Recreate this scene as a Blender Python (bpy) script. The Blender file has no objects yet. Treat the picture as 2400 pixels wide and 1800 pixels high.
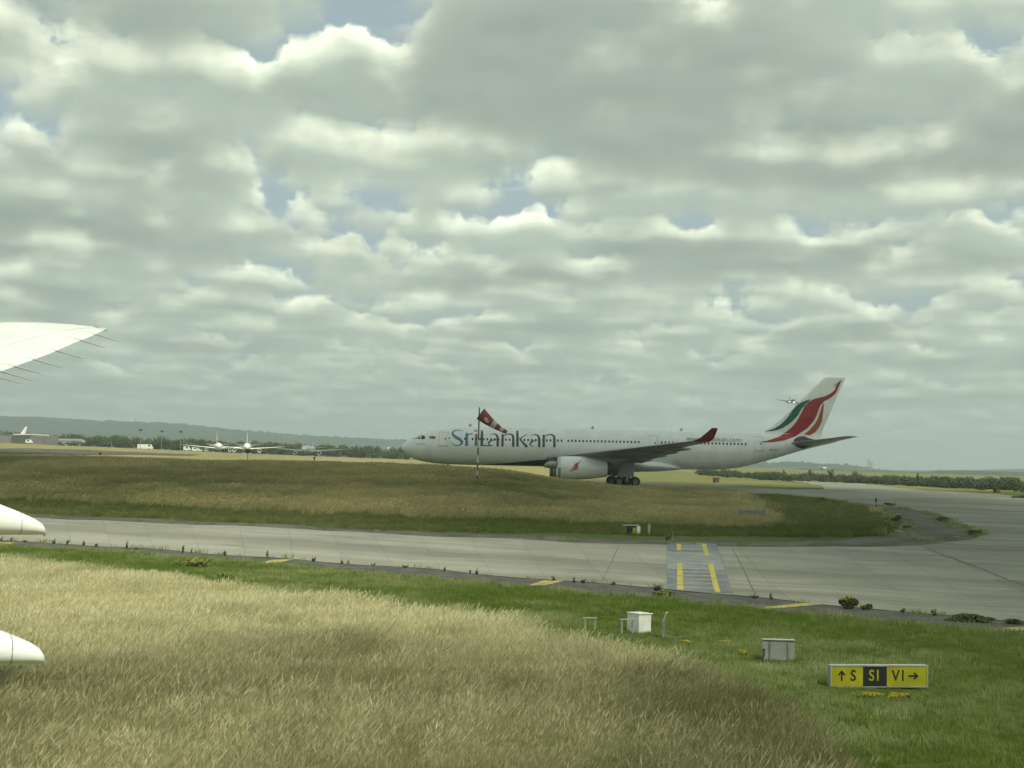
import bpy, bmesh, math, random
import numpy as np
from mathutils import Vector, Matrix
from mathutils.bvhtree import BVHTree

random.seed(7)
rng = np.random.default_rng(7)
scn = bpy.context.scene
COL = scn.collection

# ------------------------------------------------------------------ camera
FPX, CX, CY, EYE = 3200.0, 1200.0, 900.0, 6.2
PITCH, ROLL = math.atan(185.0 / FPX), math.radians(1.2)
cam_data = bpy.data.cameras.new('camera')
cam_data.sensor_width = 36.0
cam_data.lens = FPX / 2400.0 * 36.0
cam_data.clip_start, cam_data.clip_end = 0.3, 30000.0
cam = bpy.data.objects.new('camera', cam_data)
COL.objects.link(cam)
RCAM = Matrix.Rotation(math.pi / 2 + PITCH, 3, 'X') @ Matrix.Rotation(ROLL, 3, 'Z')
cam.matrix_world = Matrix.Translation((0, 0, EYE)) @ RCAM.to_4x4()
scn.camera = cam
RN = np.array(RCAM)

# ------------------------------------------------------------------ render / exposure
scn.render.engine = 'CYCLES'
scn.view_settings.view_transform = 'Standard'
scn.view_settings.look = 'None'
scn.view_settings.gamma = 1.0
scn.view_settings.use_curve_mapping = False
scn.view_settings.exposure = 0.2
scn.cycles.use_denoising = True
scn.cycles.use_adaptive_sampling = True
scn.cycles.adaptive_threshold = 0.02
scn.cycles.max_bounces = 6
scn.cycles.diffuse_bounces = 2
scn.cycles.glossy_bounces = 2
scn.cycles.volume_bounces = 0
scn.cycles.transparent_max_bounces = 12
scn.cycles.caustics_reflective = False
scn.cycles.caustics_refractive = False

# ------------------------------------------------------------------ sun
SUN_EL = math.radians(51)
sv = Vector((0.52, -0.85, 0)).normalized()
SUN = Vector((sv.x * math.cos(SUN_EL), sv.y * math.cos(SUN_EL), math.sin(SUN_EL)))
sd = bpy.data.lights.new('sun', 'SUN')
sd.energy = 4.0
sd.angle = math.radians(2.2)
sd.color = (1.0, 0.965, 0.77)
so = bpy.data.objects.new('sun', sd)
COL.objects.link(so)
so.rotation_euler = SUN.to_track_quat('Z', 'Y').to_euler()
so.location = SUN * 3000

# ------------------------------------------------------------------ world: clear sky seen through a layer of broken cumulus
world = bpy.data.worlds.new('World')
scn.world = world
world.use_nodes = True


class NT:
    """tiny helper to wire shader nodes"""

    def __init__(self, tree):
        self.t = tree
        tree.nodes.clear()

    def n(self, typ, **kw):
        nd = self.t.nodes.new(typ)
        for k, v in kw.items():
            setattr(nd, k, v)
        return nd

    def put(self, sock, v):
        if isinstance(v, bpy.types.NodeSocket):
            self.t.links.new(v, sock)
        elif v is not None:
            if isinstance(v, (tuple, list)) and len(v) == 3 and sock.type == 'RGBA':
                v = (*v, 1.0)
            sock.default_value = v

    def math(self, op, a, b=None, c=None, clamp=False):
        nd = self.n('ShaderNodeMath', operation=op, use_clamp=clamp)
        for i, v in enumerate((a, b, c)):
            if v is not None:
                self.put(nd.inputs[i], v)
        return nd.outputs[0]

    def vmath(self, op, a, b=None, scale=None):
        nd = self.n('ShaderNodeVectorMath', operation=op)
        self.put(nd.inputs[0], a)
        if b is not None:
            self.put(nd.inputs[1], b)
        if scale is not None:
            self.put(nd.inputs['Scale'], scale)
        return nd.outputs['Value'] if op in ('LENGTH', 'DOT_PRODUCT', 'DISTANCE') else nd.outputs[0]

    def comb(self, x, y, z):
        nd = self.n('ShaderNodeCombineXYZ')
        for i, v in enumerate((x, y, z)):
            self.put(nd.inputs[i], v)
        return nd.outputs[0]

    def sep(self, v):
        nd = self.n('ShaderNodeSeparateXYZ')
        self.put(nd.inputs[0], v)
        return nd.outputs

    def noise(self, vec, scale=1.0, detail=4.0, rough=0.5, dist=0.0, dim='3D', w=None):
        nd = self.n('ShaderNodeTexNoise', noise_dimensions=dim)
        if vec is not None:
            self.put(nd.inputs['Vector'], vec)
        self.put(nd.inputs['Scale'], scale)
        self.put(nd.inputs['Detail'], detail)
        self.put(nd.inputs['Roughness'], rough)
        self.put(nd.inputs['Distortion'], dist)
        return nd.outputs['Fac']

    def smooth(self, v, a, b, lo=0.0, hi=1.0):
        nd = self.n('ShaderNodeMapRange', interpolation_type='SMOOTHSTEP')
        for i, x in enumerate((v, a, b, lo, hi)):
            self.put(nd.inputs[i], x)
        return nd.outputs[0]

    def lin(self, v, a, b, lo=0.0, hi=1.0):
        nd = self.n('ShaderNodeMapRange')
        for i, x in enumerate((v, a, b, lo, hi)):
            self.put(nd.inputs[i], x)
        return nd.outputs[0]

    def mix(self, f, a, b, blend='MIX'):
        nd = self.n('ShaderNodeMix', data_type='RGBA', blend_type=blend)
        self.put(nd.inputs[0], f)
        self.put(nd.inputs[6], a)
        self.put(nd.inputs[7], b)
        return nd.outputs[2]

    def mixf(self, f, a, b):
        nd = self.n('ShaderNodeMix', data_type='FLOAT')
        self.put(nd.inputs[0], f)
        self.put(nd.inputs[2], a)
        self.put(nd.inputs[3], b)
        return nd.outputs[0]


def build_world():
    k = NT(world.node_tree)
    out = k.n('ShaderNodeOutputWorld')
    tc = k.n('ShaderNodeTexCoord')
    d = tc.outputs['Generated']
    s = k.sep(d)
    zc = k.math('MAXIMUM', s[2], 0.0)
    zz = k.math('ADD', zc, 0.052)
    flat = k.comb(k.math('DIVIDE', s[0], zz), k.math('DIVIDE', s[1], zz), 0.0)
    wn = k.n('ShaderNodeTexWhiteNoise', noise_dimensions='3D')
    k.put(wn.inputs['Vector'], k.vmath('SCALE', d, scale=4000.0))
    jit = wn.outputs['Value']
    sky = k.n('ShaderNodeTexSky', sky_type='NISHITA', sun_disc=False, sun_elevation=SUN_EL,
              sun_rotation=math.atan2(SUN.x, SUN.y), altitude=100, air_density=1.0, dust_density=4.0, ozone_density=1.0)
    bg_sky = k.n('ShaderNodeBackground')
    k.put(bg_sky.inputs[0], sky.outputs[0])
    bg_sky.inputs[1].default_value = 0.085
    NS = 5
    OX, OY = CLOUD_OFF
    big = k.noise(k.vmath('ADD', flat, (OX * 1.3 + 11.0, OY * 0.7, 0.0)), scale=0.75, detail=2.0, rough=0.5, dim='2D')
    heavy = k.smooth(big, 0.40, 0.66)                                    # the thick clouds have the darkest bases
    big = k.math('MULTIPLY', k.math('SUBTRACT', big, 0.5), 0.50)
    # billows: lumps of the same angular size on every face of the cloud, lit from upper right
    q = k.vmath('MULTIPLY', d, (1.0, 1.0, 1.7))
    F1 = k.noise(q, scale=13.0, detail=7.0, rough=0.62)
    F2 = k.noise(k.vmath('ADD', q, (0.012, -0.004, 0.022)), scale=13.0, detail=3.5, rough=0.55)
    lump = k.math('MULTIPLY', k.math('SUBTRACT', F1, 0.5), 0.44)
    puff = k.lin(k.math('SUBTRACT', F1, F2), -0.16, 0.16, 0.80, 1.24)
    trans = None
    acc = None
    for i in range(NS):
        f = k.math('MULTIPLY', k.math('ADD', jit, float(i)), 1.0 / NS)
        h = k.math('MULTIPLY_ADD', f, 0.125, 1.0)
        p = k.vmath('ADD', k.vmath('SCALE', flat, scale=h), (OX, OY, 0.0))
        n = k.noise(p, scale=3.1, detail=(3.0, 4.0, 4.5, 5.0, 5.0)[i], rough=(0.45, 0.5, 0.54, 0.56, 0.56)[i], dim='2D')
        v = k.math('ADD', k.math('ADD', n, big), lump)
        v = k.math('SUBTRACT', v, k.math('MULTIPLY_ADD', f, 0.21, 0.322))     # bases spread wide, heads stay narrow
        a = k.smooth(v, 0.0, (0.12, 0.06, 0.035, 0.03, 0.03)[i])
        a = k.math('MULTIPLY', a, 0.62 + 0.08 * i)
        core = k.smooth(v, 0.0, 0.20)
        fb = k.math('POWER', f, 0.75)
        low = k.mix(heavy, (0.322, 0.405, 0.355), (0.178, 0.236, 0.224))
        base = k.mix(fb, low, (0.665, 0.745, 0.56))
        rim = k.mix(fb, (0.42, 0.485, 0.395), (1.0, 1.06, 0.83))
        c = k.mix(core, rim, base)
        if i:                                                            # faces turned to the sun are brighter than those turned away
            gain = k.lin(k.math('SUBTRACT', n, prev_n), -0.14, 0.14, 0.82, 1.20)
            c = k.vmath('SCALE', c, scale=k.math('MULTIPLY', gain, puff) if i > 1 else gain)
        prev_n = n
        if acc is None:
            acc = k.mix(a, (0, 0, 0), c)
            trans = k.math('SUBTRACT', 1.0, a)
        else:
            acc = k.mix(k.math('MULTIPLY', a, trans), acc, c, 'ADD')
            trans = k.math('MULTIPLY', trans, k.math('SUBTRACT', 1.0, a))
    # thin pale veil behind the cumulus
    acc = k.mix(k.math('MULTIPLY', trans, 0.5), acc, (0.50, 0.62, 0.58), 'ADD')
    trans = k.math('MULTIPLY', trans, 0.5)
    # far clouds near the horizon fade into the air in front of them
    air_f = k.smooth(zc, 0.0, 0.17, 0.72, 0.0)
    acc = k.mix(air_f, acc, (0.365, 0.45, 0.372))
    trans = k.math('MULTIPLY', trans, k.math('SUBTRACT', 1.0, air_f))
    bg_cl = k.n('ShaderNodeBackground')
    k.put(bg_cl.inputs[0], acc)
    blk = k.n('ShaderNodeBackground')
    blk.inputs[0].default_value = (0, 0, 0, 1)
    ms = k.n('ShaderNodeMixShader')
    k.put(ms.inputs[0], trans)
    k.t.links.new(blk.outputs[0], ms.inputs[1])
    k.t.links.new(bg_sky.outputs[0], ms.inputs[2])
    ad = k.n('ShaderNodeAddShader')
    k.t.links.new(ms.outputs[0], ad.inputs[0])
    k.t.links.new(bg_cl.outputs[0], ad.inputs[1])
    k.t.links.new(ad.outputs[0], out.inputs[0])


CLOUD_OFF = (52.1, 9.9)
build_world()
world.cycles.sampling_method = 'NONE'

# ================================================================== helpers
def mat(name, col, rough=0.85, col2=None, nscale=1.0, detail=5.0, spec=0.3, metal=0.0, bump=0.0, bscale=None, coat=0.0,
        coords='Object', lo=0.35, hi=0.65, stretch=None):
    m = bpy.data.materials.new(name)
    m.use_nodes = True
    k = NT(m.node_tree)
    out = k.n('ShaderNodeOutputMaterial')
    b = k.n('ShaderNodeBsdfPrincipled')
    k.t.links.new(b.outputs[0], out.inputs[0])
    b.inputs['Roughness'].default_value = rough
    b.inputs['Metallic'].default_value = metal
    b.inputs['Specular IOR Level'].default_value = spec
    b.inputs['Coat Weight'].default_value = coat
    b.inputs['Coat Roughness'].default_value = 0.1
    tc = k.n('ShaderNodeTexCoord').outputs[coords]
    if stretch:
        tc = k.vmath('MULTIPLY', tc, stretch)
    if col2 is not None:
        f = k.smooth(k.noise(tc, nscale, detail, 0.6), lo, hi)
        k.put(b.inputs['Base Color'], k.mix(f, col, col2))
        k.put(b.inputs['Roughness'], k.lin(f, 0, 1, rough, max(0.05, rough - 0.12)))
    else:
        k.put(b.inputs['Base Color'], col)
    if bump:
        bn = k.n('ShaderNodeBump')
        bn.inputs['Strength'].default_value = bump
        bn.inputs['Distance'].default_value = 0.05
        k.put(bn.inputs['Height'], k.noise(tc, bscale or nscale * 4, 4.0, 0.6))
        k.t.links.new(bn.outputs[0], b.inputs['Normal'])
    return m


def obj(name, me, m=None, parent=None):
    if isinstance(me, bmesh.types.BMesh):
        bm = me
        me = bpy.data.meshes.new(name)
        bm.to_mesh(me)
        bm.free()
    o = bpy.data.objects.new(name, me)
    COL.objects.link(o)
    if m is not None and len(me.materials) == 0:
        me.materials.append(m)
    if parent is not None:
        o.parent = parent
    return o


def smooth(o, angle=None):
    me = o.data
    me.polygons.foreach_set('use_smooth', [True] * len(me.polygons))
    if angle is not None:
        me.set_sharp_from_angle(angle=math.radians(angle))
    me.update()
    return o


def thing(name, label, cat, loc=(0, 0, 0), rotz=0.0, group=None):
    o = bpy.data.objects.new(name, None)
    o.empty_display_size = 0.5
    COL.objects.link(o)
    o.location = loc
    o.rotation_euler = (0, 0, rotz)
    return tag(o, label, cat, group)


def tag(o, label, cat, group=None, kind=None):
    o['label'] = label
    if cat:
        o['category'] = cat
    if group:
        o['group'] = group
    if kind:
        o['kind'] = kind
    return o


def structure(o):
    o['kind'] = 'structure'
    return o


def box(bm, x0, x1, y0, y1, z0, z1, M=None):
    vs = [bm.verts.new(Vector(p) if M is None else M @ Vector(p)) for p in
          ((x0, y0, z0), (x1, y0, z0), (x1, y1, z0), (x0, y1, z0), (x0, y0, z1), (x1, y0, z1), (x1, y1, z1), (x0, y1, z1))]
    for f in ((0, 3, 2, 1), (4, 5, 6, 7), (0, 1, 5, 4), (1, 2, 6, 5), (2, 3, 7, 6), (3, 0, 4, 7)):
        bm.faces.new([vs[i] for i in f])


def mbox(x0, x1, y0, y1, z0, z1, bev=0.0):
    bm = bmesh.new()
    box(bm, x0, x1, y0, y1, z0, z1)
    if bev:
        bmesh.ops.bevel(bm, geom=bm.edges[:], offset=bev, segments=2, affect='EDGES')
    return bm


def tube(bm, pts, radii, n=10, caps=True):
    """tube through points with a radius each"""
    rings = []
    pts = [Vector(p) for p in pts]
    for i, p in enumerate(pts):
        t = (pts[min(i + 1, len(pts) - 1)] - pts[max(i - 1, 0)]).normalized()
        a = t.cross(Vector((0, 0, 1)))
        if a.length < 1e-3:
            a = t.cross(Vector((0, 1, 0)))
        a.normalize()
        b = t.cross(a)
        r = radii[i] if isinstance(radii, (list, tuple)) else radii
        rings.append([bm.verts.new(p + (a * math.cos(q) + b * math.sin(q)) * r) for q in [2 * math.pi * j / n for j in range(n)]])
    for A, B in zip(rings, rings[1:]):
        for j in range(n):
            bm.faces.new((A[j], A[(j + 1) % n], B[(j + 1) % n], B[j]))
    if caps:
        bm.faces.new(rings[0][::-1])
        bm.faces.new(rings[-1])
    bmesh.ops.recalc_face_normals(bm, faces=bm.faces[:])
    return bm


def lathe_x(bm, prof, n=28, c=(0, 0, 0), close=False):
    """surface of revolution about an x-parallel axis; prof = [(x, r)]"""
    rings = []
    for x, r in prof:
        rings.append([bm.verts.new((c[0] + x, c[1] + r * math.sin(2 * math.pi * j / n), c[2] + r * math.cos(2 * math.pi * j / n))) for j in range(n)])
    for A, B in zip(rings, rings[1:]):
        for j in range(n):
            bm.faces.new((A[j], A[(j + 1) % n], B[(j + 1) % n], B[j]))
    if close:
        bm.faces.new(rings[0][::-1])
        bm.faces.new(rings[-1])
    bmesh.ops.recalc_face_normals(bm, faces=bm.faces[:])
    return bm


# ------------------------------------------------------------------ terrain
def ss(x, a, b):
    t = np.clip((x - a) / (b - a), 0, 1)
    return t * t * (3 - 2 * t)


def height(X, Y):
    X = np.asarray(X, float)
    Y = np.asarray(Y, float)
    u = X / np.maximum(Y, 30.0)
    z = 3.3 * ss(Y, 45, 215)
    w = np.interp(u, [-.5, -.375, -.19, -.09, 0.0, .16, .37], [1.05, 1.0, .66, .56, .5, .30, .04])
    z = z + 6.0 * w * ss(Y, 215, 600)
    z = z + np.maximum(0, 6.0 * w - 2.9) * (np.clip(Y, 600, 1000) / 600 - 1) * 1.08
    amp = np.interp(u, [-.5, -.3, -.1, -.05, -.015, .03, .075, .12], [2.35, 2.45, 2.55, 2.45, 2.1, 1.0, .25, 0.0])
    y0 = np.interp(u, [-.4, 0, .15], [112, 104, 112])
    z = z + amp * ss(Y, y0, 174) * (1 - ss(Y, 172, 193) * np.interp(u, [-.4, -.2, -.1], [.55, .8, 1]))
    z = z + 0.06 * np.sin(X * .23 + 1.3) * np.sin(Y * .19) + 0.04 * np.sin(X * .51 - Y * .37)
    return z


def unproj(px, py, dz=0.0):
    """first point of the terrain (raised by dz) that the pixel's ray meets"""
    d = RN @ np.array([(px - CX) / FPX, -(py - CY) / FPX, -1.0])
    t = 8.0 * (1.0045 ** np.arange(1500))
    P = np.array([0, 0, EYE]) + t[:, None] * d
    g = P[:, 2] - height(P[:, 0], P[:, 1]) - dz
    i = np.argmax(g < 0)
    if i == 0:
        i = len(t) - 1
    a, b = t[i - 1], t[i]
    for _ in range(30):
        m = .5 * (a + b)
        p = np.array([0, 0, EYE]) + m * d
        if p[2] - height(p[0], p[1]) - dz < 0:
            b = m
        else:
            a = m
    p = np.array([0, 0, EYE]) + b * d
    return Vector(p)


def at_depth(px, py, Y):
    d = RN @ np.array([(px - CX) / FPX, -(py - CY) / FPX, -1.0])
    return Vector(np.array([0, 0, EYE]) + d * (Y / d[1]))


def ground(x, y):
    return float(height(x, y))


def inpoly(P, poly):
    x, y = P[:, 0], P[:, 1]
    inside = np.zeros(len(P), bool)
    n = len(poly)
    for i in range(n):
        x1, y1 = poly[i][0], poly[i][1]
        x2, y2 = poly[(i + 1) % n][0], poly[(i + 1) % n][1]
        c = ((y1 > y) != (y2 > y)) & (x < (x2 - x1) * (y - y1) / (y2 - y1 + 1e-12) + x1)
        inside ^= c
    return inside


def up(pts, dz=0.0):
    return [unproj(x, y, dz) for x, y in pts]


# edges of the paved areas, traced from the photograph onto the terrain
N_PX = [(-260, 1251), (0, 1267), (179, 1277.5), (317, 1285), (468, 1297), (692, 1312), (900, 1327.5), (1103, 1344.8), (1307, 1361),
        (1408, 1368), (1530, 1379), (1571, 1383), (1714, 1395.5), (1800, 1403.8), (1932, 1419), (2018, 1425.7), (2197, 1442),
        (2400, 1462), (2600, 1482)]
F_PX = [(-260, 1202), (0, 1210), (98, 1214.6), (285, 1222.7), (447, 1230.8), (712, 1241), (900, 1252), (1225, 1264.6), (1445, 1275.6),
        (1559, 1278), (1681, 1281.7), (1800, 1282.6), (2023, 1283), (2158, 1279)]
N_W, F_W = up(N_PX), up(F_PX)
SH_PX = [(-260, 1262), (0, 1282), (179, 1292), (317, 1300), (468, 1313), (692, 1332), (900, 1350), (1103, 1368), (1307, 1388), (1530, 1406),
         (1714, 1427), (1932, 1447), (2197, 1474), (2400, 1492), (2600, 1510)]
SH_W = up(SH_PX)
ISL_TOP = [(1380, 1136), (1440, 1139), (1550, 1147), (1650, 1153), (1853, 1161), (1928, 1169), (2009, 1180), (2125, 1193), (2192, 1207), (2260, 1234), (2306, 1253)]
ISL_BOT = [(2277, 1266), (2158, 1279)]
C_TOP = [(1380, 1128), (1505, 1131), (1616, 1137), (1760, 1142), (1853, 1146), (1931, 1147), (1930, 1142), (1895, 1134), (1863, 1129), (1816, 1122), (1734, 1118.5),
         (1734, 1116.5), (1826, 1119), (1895, 1122.5), (2007, 1132.5), (2081, 1141), (2145, 1148), (2217, 1152), (2289, 1156), (2362, 1161), (2500, 1172), (2760, 1190)]
C_PX = C_TOP + [(2760, 1340), (2600, 1482)] + [(2158, 1279), (2277, 1266), (2306, 1253)] + ISL_TOP[::-1][1:]
C_W = up(C_PX)
ISL_ASPH = ISL_TOP[5:] + [(2277, 1266), (2158, 1279), (2023, 1283), (1800, 1282.6), (1681, 1281.7), (1559, 1278), (1445, 1275.6), (1225, 1264.6), (900, 1252), (712, 1241), (447, 1230.8),
            (285, 1222.7), (98, 1214.6), (0, 1210), (-260, 1202), (-260, 1194), (0, 1202), (98, 1206), (285, 1214), (447, 1221), (712, 1231), (900, 1243), (1225, 1254), (1445, 1264),
            (1600, 1269), (1800, 1271), (1960, 1266), (2075, 1255), (2100, 1240), (2080, 1215), (2040, 1196), (1985, 1180)]
ISL_W = up(ISL_ASPH)
A_PX = [(-200, 1049), (0, 1052), (130, 1053), (260, 1058), (470, 1066.5), (430, 1069), (300, 1066), (150, 1065), (0, 1064), (-200, 1062)]
A_W = up(A_PX)
PAVED = [N_W[:] + F_W[::-1], C_W, ISL_W, N_W + SH_W[::-1]]
WHEAT_PX = [(-260, 1290), (0, 1318), (150, 1328), (300, 1348), (500, 1378), (750, 1405), (1000, 1445), (1200, 1470), (1400, 1515), (1600, 1570), (1750, 1625),
            (1850, 1685), (1920, 1745), (1965, 1800), (2010, 1900), (2060, 2060)]
WHEAT_W = [Vector((p.x, p.y, 0)) for p in up(WHEAT_PX, 0.5)] + [Vector((4, 8, 0)), Vector((-30, 8, 0)), Vector((-60, 60, 0))]
# green verge at the foot of the rise and right end of the island
HUMP_GREEN_PX = [(-260, 1206), (0, 1214), (285, 1226), (712, 1244), (900, 1256), (1225, 1268), (1445, 1278), (1800, 1284), (1990, 1276), (2110, 1262), (2135, 1240), (2105, 1212),
                 (2050, 1192), (1985, 1174), (1928, 1165), (1853, 1158), (1720, 1154), (1735, 1170), (1760, 1195), (1800, 1225), (1750, 1236), (1600, 1232),
                 (1300, 1222), (1000, 1212), (700, 1200), (400, 1186), (100, 1172), (-260, 1160)]
HG_W = up(HUMP_GREEN_PX)


def axis(lo, a, b, hi, step, grow):
    xs = list(np.arange(a, b + .01, step))
    d, x = step, a
    L = []
    while x > lo:
        d *= grow
        x -= d
        L.append(x)
    d, x = step, b
    Rr = []
    while x < hi:
        d *= grow
        x += d
        Rr.append(x)
    return np.array(L[::-1] + xs + Rr)


xs = axis(-5200, -75, 95, 5200, 1.0, 1.09)
ys = axis(-250, 24, 240, 9000, 1.0, 1.065)
GX, GY = np.meshgrid(xs, ys)
V = np.stack([GX.ravel(), GY.ravel()], 1)
Z = height(V[:, 0], V[:, 1])
dry = np.zeros(len(V))
paved = np.zeros(len(V), bool)
for poly in PAVED:
    paved |= inpoly(V, poly)
# the bed lies below the pavement sheets that cover it
near = V[:, 1] < 330
Zb = Z - 0.10 * (paved & near)
dry[inpoly(V, WHEAT_W)] = 1.0
uu = V[:, 0] / np.maximum(V[:, 1], 30)
humpy = (V[:, 1] > np.interp(uu, [-.4, 0, .15], [118, 106, 114])) & (V[:, 1] < 196) & (uu < .2)
dry[humpy] = 0.9
dry[inpoly(V, HG_W)] = 0.0
far = V[:, 1] > 215
dry[far & (uu > 0.03)] = 0.45
dry[far & (uu <= 0.03)] = 0.85
dry[(V[:, 1] > 900)] = 0.35
nx, ny = len(xs), len(ys)
idx = np.arange(nx * ny).reshape(ny, nx)
quads = np.stack([idx[:-1, :-1], idx[:-1, 1:], idx[1:, 1:], idx[1:, :-1]], -1).reshape(-1, 4)


def np_mesh(name, verts, quads, extra=None):
    me = bpy.data.meshes.new(name)
    me.vertices.add(len(verts))
    me.vertices.foreach_set('co', np.asarray(verts, np.float32).ravel())
    n = quads.shape[1]
    me.loops.add(quads.size)
    me.loops.foreach_set('vertex_index', quads.ravel().astype(np.int32))
    me.polygons.add(len(quads))
    me.polygons.foreach_set('loop_start', np.arange(0, quads.size, n, dtype=np.int32))
    me.polygons.foreach_set('loop_total', np.full(len(quads), n, np.int32))
    me.update(calc_edges=True)
    for nm, arr in (extra or {}).items():
        at = me.attributes.new(nm, 'FLOAT', 'POINT')
        at.data.foreach_set('value', np.asarray(arr, np.float32))
    me.polygons.foreach_set('use_smooth', np.ones(len(quads), bool))
    return me


def grass_ground_material():
    m = bpy.data.materials.new('grass_ground')
    m.use_nodes = True
    k = NT(m.node_tree)
    out = k.n('ShaderNodeOutputMaterial')
    b = k.n('ShaderNodeBsdfPrincipled')
    k.t.links.new(b.outputs[0], out.inputs[0])
    b.inputs['Roughness'].default_value = 0.95
    b.inputs['Specular IOR Level'].default_value = 0.1
    at = k.n('ShaderNodeAttribute', attribute_name='dry')
    P = k.n('ShaderNodeTexCoord').outputs['Object']
    n1 = k.noise(P, 0.055, 5, 0.6)
    n2 = k.noise(P, 0.9, 5, 0.65)
    n3 = k.noise(k.vmath('MULTIPLY', P, (1.0, 0.25, 1.0)), 0.02, 4, 0.55)
    d = k.math('ADD', at.outputs['Fac'], k.math('MULTIPLY', k.math('SUBTRACT', n1, 0.5), 0.9))
    d = k.math('ADD', d, k.math('MULTIPLY', k.math('SUBTRACT', n3, 0.5), 0.7), clamp=True)
    g = k.mix(n2, (0.045, 0.075, 0.016), (0.10, 0.135, 0.035))
    dr = k.mix(n2, (0.20, 0.175, 0.08), (0.36, 0.32, 0.16))
    k.put(b.inputs['Base Color'], k.mix(d, g, dr))
    bn = k.n('ShaderNodeBump')
    bn.inputs['Strength'].default_value = 0.7
    bn.inputs['Distance'].default_value = 0.25
    k.put(bn.inputs['Height'], k.noise(P, 2.2, 6, 0.7))
    k.t.links.new(bn.outputs[0], b.inputs['Normal'])
    return m


M_GROUND = grass_ground_material()
gme = np_mesh('ground', np.stack([V[:, 0], V[:, 1], Zb], 1), quads, {'dry': dry})
structure(obj('ground', gme, M_GROUND))


def drape(name, poly, m, dz, step=3.0, parent=None):
    """paved sheet cut to an outline and laid on the terrain"""
    bm = bmesh.new()
    f = bm.faces.new([bm.verts.new((p.x, p.y, 0)) for p in poly])
    bmesh.ops.triangulate(bm, faces=[f])
    X = [p.x for p in poly]
    Y = [p.y for p in poly]
    for ax, lo, hi in ((0, min(X), max(X)), (1, min(Y), max(Y))):
        st = max(step, (hi - lo) / 90)
        c = math.ceil(lo / st) * st
        while c < hi:
            co, no = [0, 0, 0], [0, 0, 0]
            co[ax], no[ax] = c, 1
            bmesh.ops.bisect_plane(bm, geom=bm.verts[:] + bm.edges[:] + bm.faces[:], plane_co=co, plane_no=no)
            c += st
    for v in bm.verts:
        v.co.z = ground(v.co.x, v.co.y) + dz
    bmesh.ops.recalc_face_normals(bm, faces=bm.faces[:])
    o = obj(name, bm, m, parent)
    if o.data.polygons[0].normal.z < 0:
        o.data.flip_normals()
    return smooth(o)


def concrete_material(name, c1, c2, stain, seed=0.0):
    m = bpy.data.materials.new(name)
    m.use_nodes = True
    k = NT(m.node_tree)
    out = k.n('ShaderNodeOutputMaterial')
    b = k.n('ShaderNodeBsdfPrincipled')
    k.t.links.new(b.outputs[0], out.inputs[0])
    b.inputs['Roughness'].default_value = 0.88
    b.inputs['Specular IOR Level'].default_value = 0.25
    P = k.n('ShaderNodeTexCoord').outputs['Object']
    # streaks run along the taxiway
    rot = k.n('ShaderNodeVectorRotate', rotation_type='Z_AXIS')
    k.put(rot.inputs['Vector'], P)
    rot.inputs['Angle'].default_value = math.radians(24)
    S = k.vmath('MULTIPLY', rot.outputs[0], (0.045, 0.55, 1.0))
    n1 = k.smooth(k.noise(k.vmath('ADD', S, (seed, 0, 0)), 1.0, 5, 0.6), 0.34, 0.7)
    n2 = k.noise(P, 3.5, 6, 0.7)
    n3 = k.smooth(k.noise(P, 0.11, 4, 0.6), 0.4, 0.72)
    c = k.mix(n1, c1, c2)
    c = k.mix(k.math('MULTIPLY', n3, 0.6), c, stain)
    band = k.smooth(k.noise(k.vmath('MULTIPLY', rot.outputs[0], (0.012, 0.16, 1.0)), 1.0, 3, 0.5), 0.52, 0.62)
    c = k.mix(k.math('MULTIPLY', band, 0.6), c, stain)
    c = k.mix(k.lin(n2, 0.3, 0.7, 0.0, 0.25), c, tuple(x * .55 for x in c1))
    rnd = k.n('ShaderNodeObjectInfo').outputs['Random']
    c = k.mix(1.0, c, k.comb(*[k.lin(rnd, 0, 1, 0.93, 1.05)] * 3), 'MULTIPLY')
    k.put(b.inputs['Base Color'], c)
    bn = k.n('ShaderNodeBump')
    bn.inputs['Strength'].default_value = 0.25
    bn.inputs['Distance'].default_value = 0.02
    k.put(bn.inputs['Height'], n2)
    k.t.links.new(bn.outputs[0], b.inputs['Normal'])
    return m


M_CONC = concrete_material('taxiway_concrete', (0.25, 0.245, 0.205), (0.34, 0.335, 0.285), (0.165, 0.165, 0.14))
M_CONC2 = concrete_material('apron_concrete', (0.235, 0.23, 0.19), (0.33, 0.325, 0.27), (0.155, 0.155, 0.13), 7.0)
M_ASPH = mat('asphalt', (0.062, 0.062, 0.055), 0.92, (0.098, 0.096, 0.082), 0.8, bump=0.3, bscale=8)
M_ASPH2 = mat('asphalt_worn', (0.066, 0.062, 0.05), 0.92, (0.115, 0.108, 0.082), 0.35, bump=0.3, bscale=8)
M_JOINT = mat('joint_filler', (0.11, 0.105, 0.085), 0.9)
M_YEL = mat('yellow_road_paint', (0.48, 0.42, 0.06), 0.7, (0.26, 0.24, 0.11), 1.8, detail=7, lo=.46, hi=.66)
M_YELF = mat('faded_yellow_paint', (0.40, 0.34, 0.10), 0.8, (0.17, 0.155, 0.08), 3.0, lo=.42, hi=.72)
M_WHITEP = mat('worn_white_paint', (0.42, 0.42, 0.36), 0.8, (0.20, 0.20, 0.17), 4.0)
M_BLUEGREY = mat('blue_grey_surfacing', (0.125, 0.14, 0.165), 0.85, (0.19, 0.20, 0.215), 0.5, bump=.2, bscale=6)


def resample(W, T):
    """points at chord-length parameters T of a polyline"""
    P = np.array([[p.x, p.y] for p in W])
    L = np.concatenate([[0], np.cumsum(np.linalg.norm(np.diff(P, axis=0), axis=1))])
    L /= L[-1]
    return np.stack([np.interp(T, L, P[:, 0]), np.interp(T, L, P[:, 1])], 1)


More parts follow.
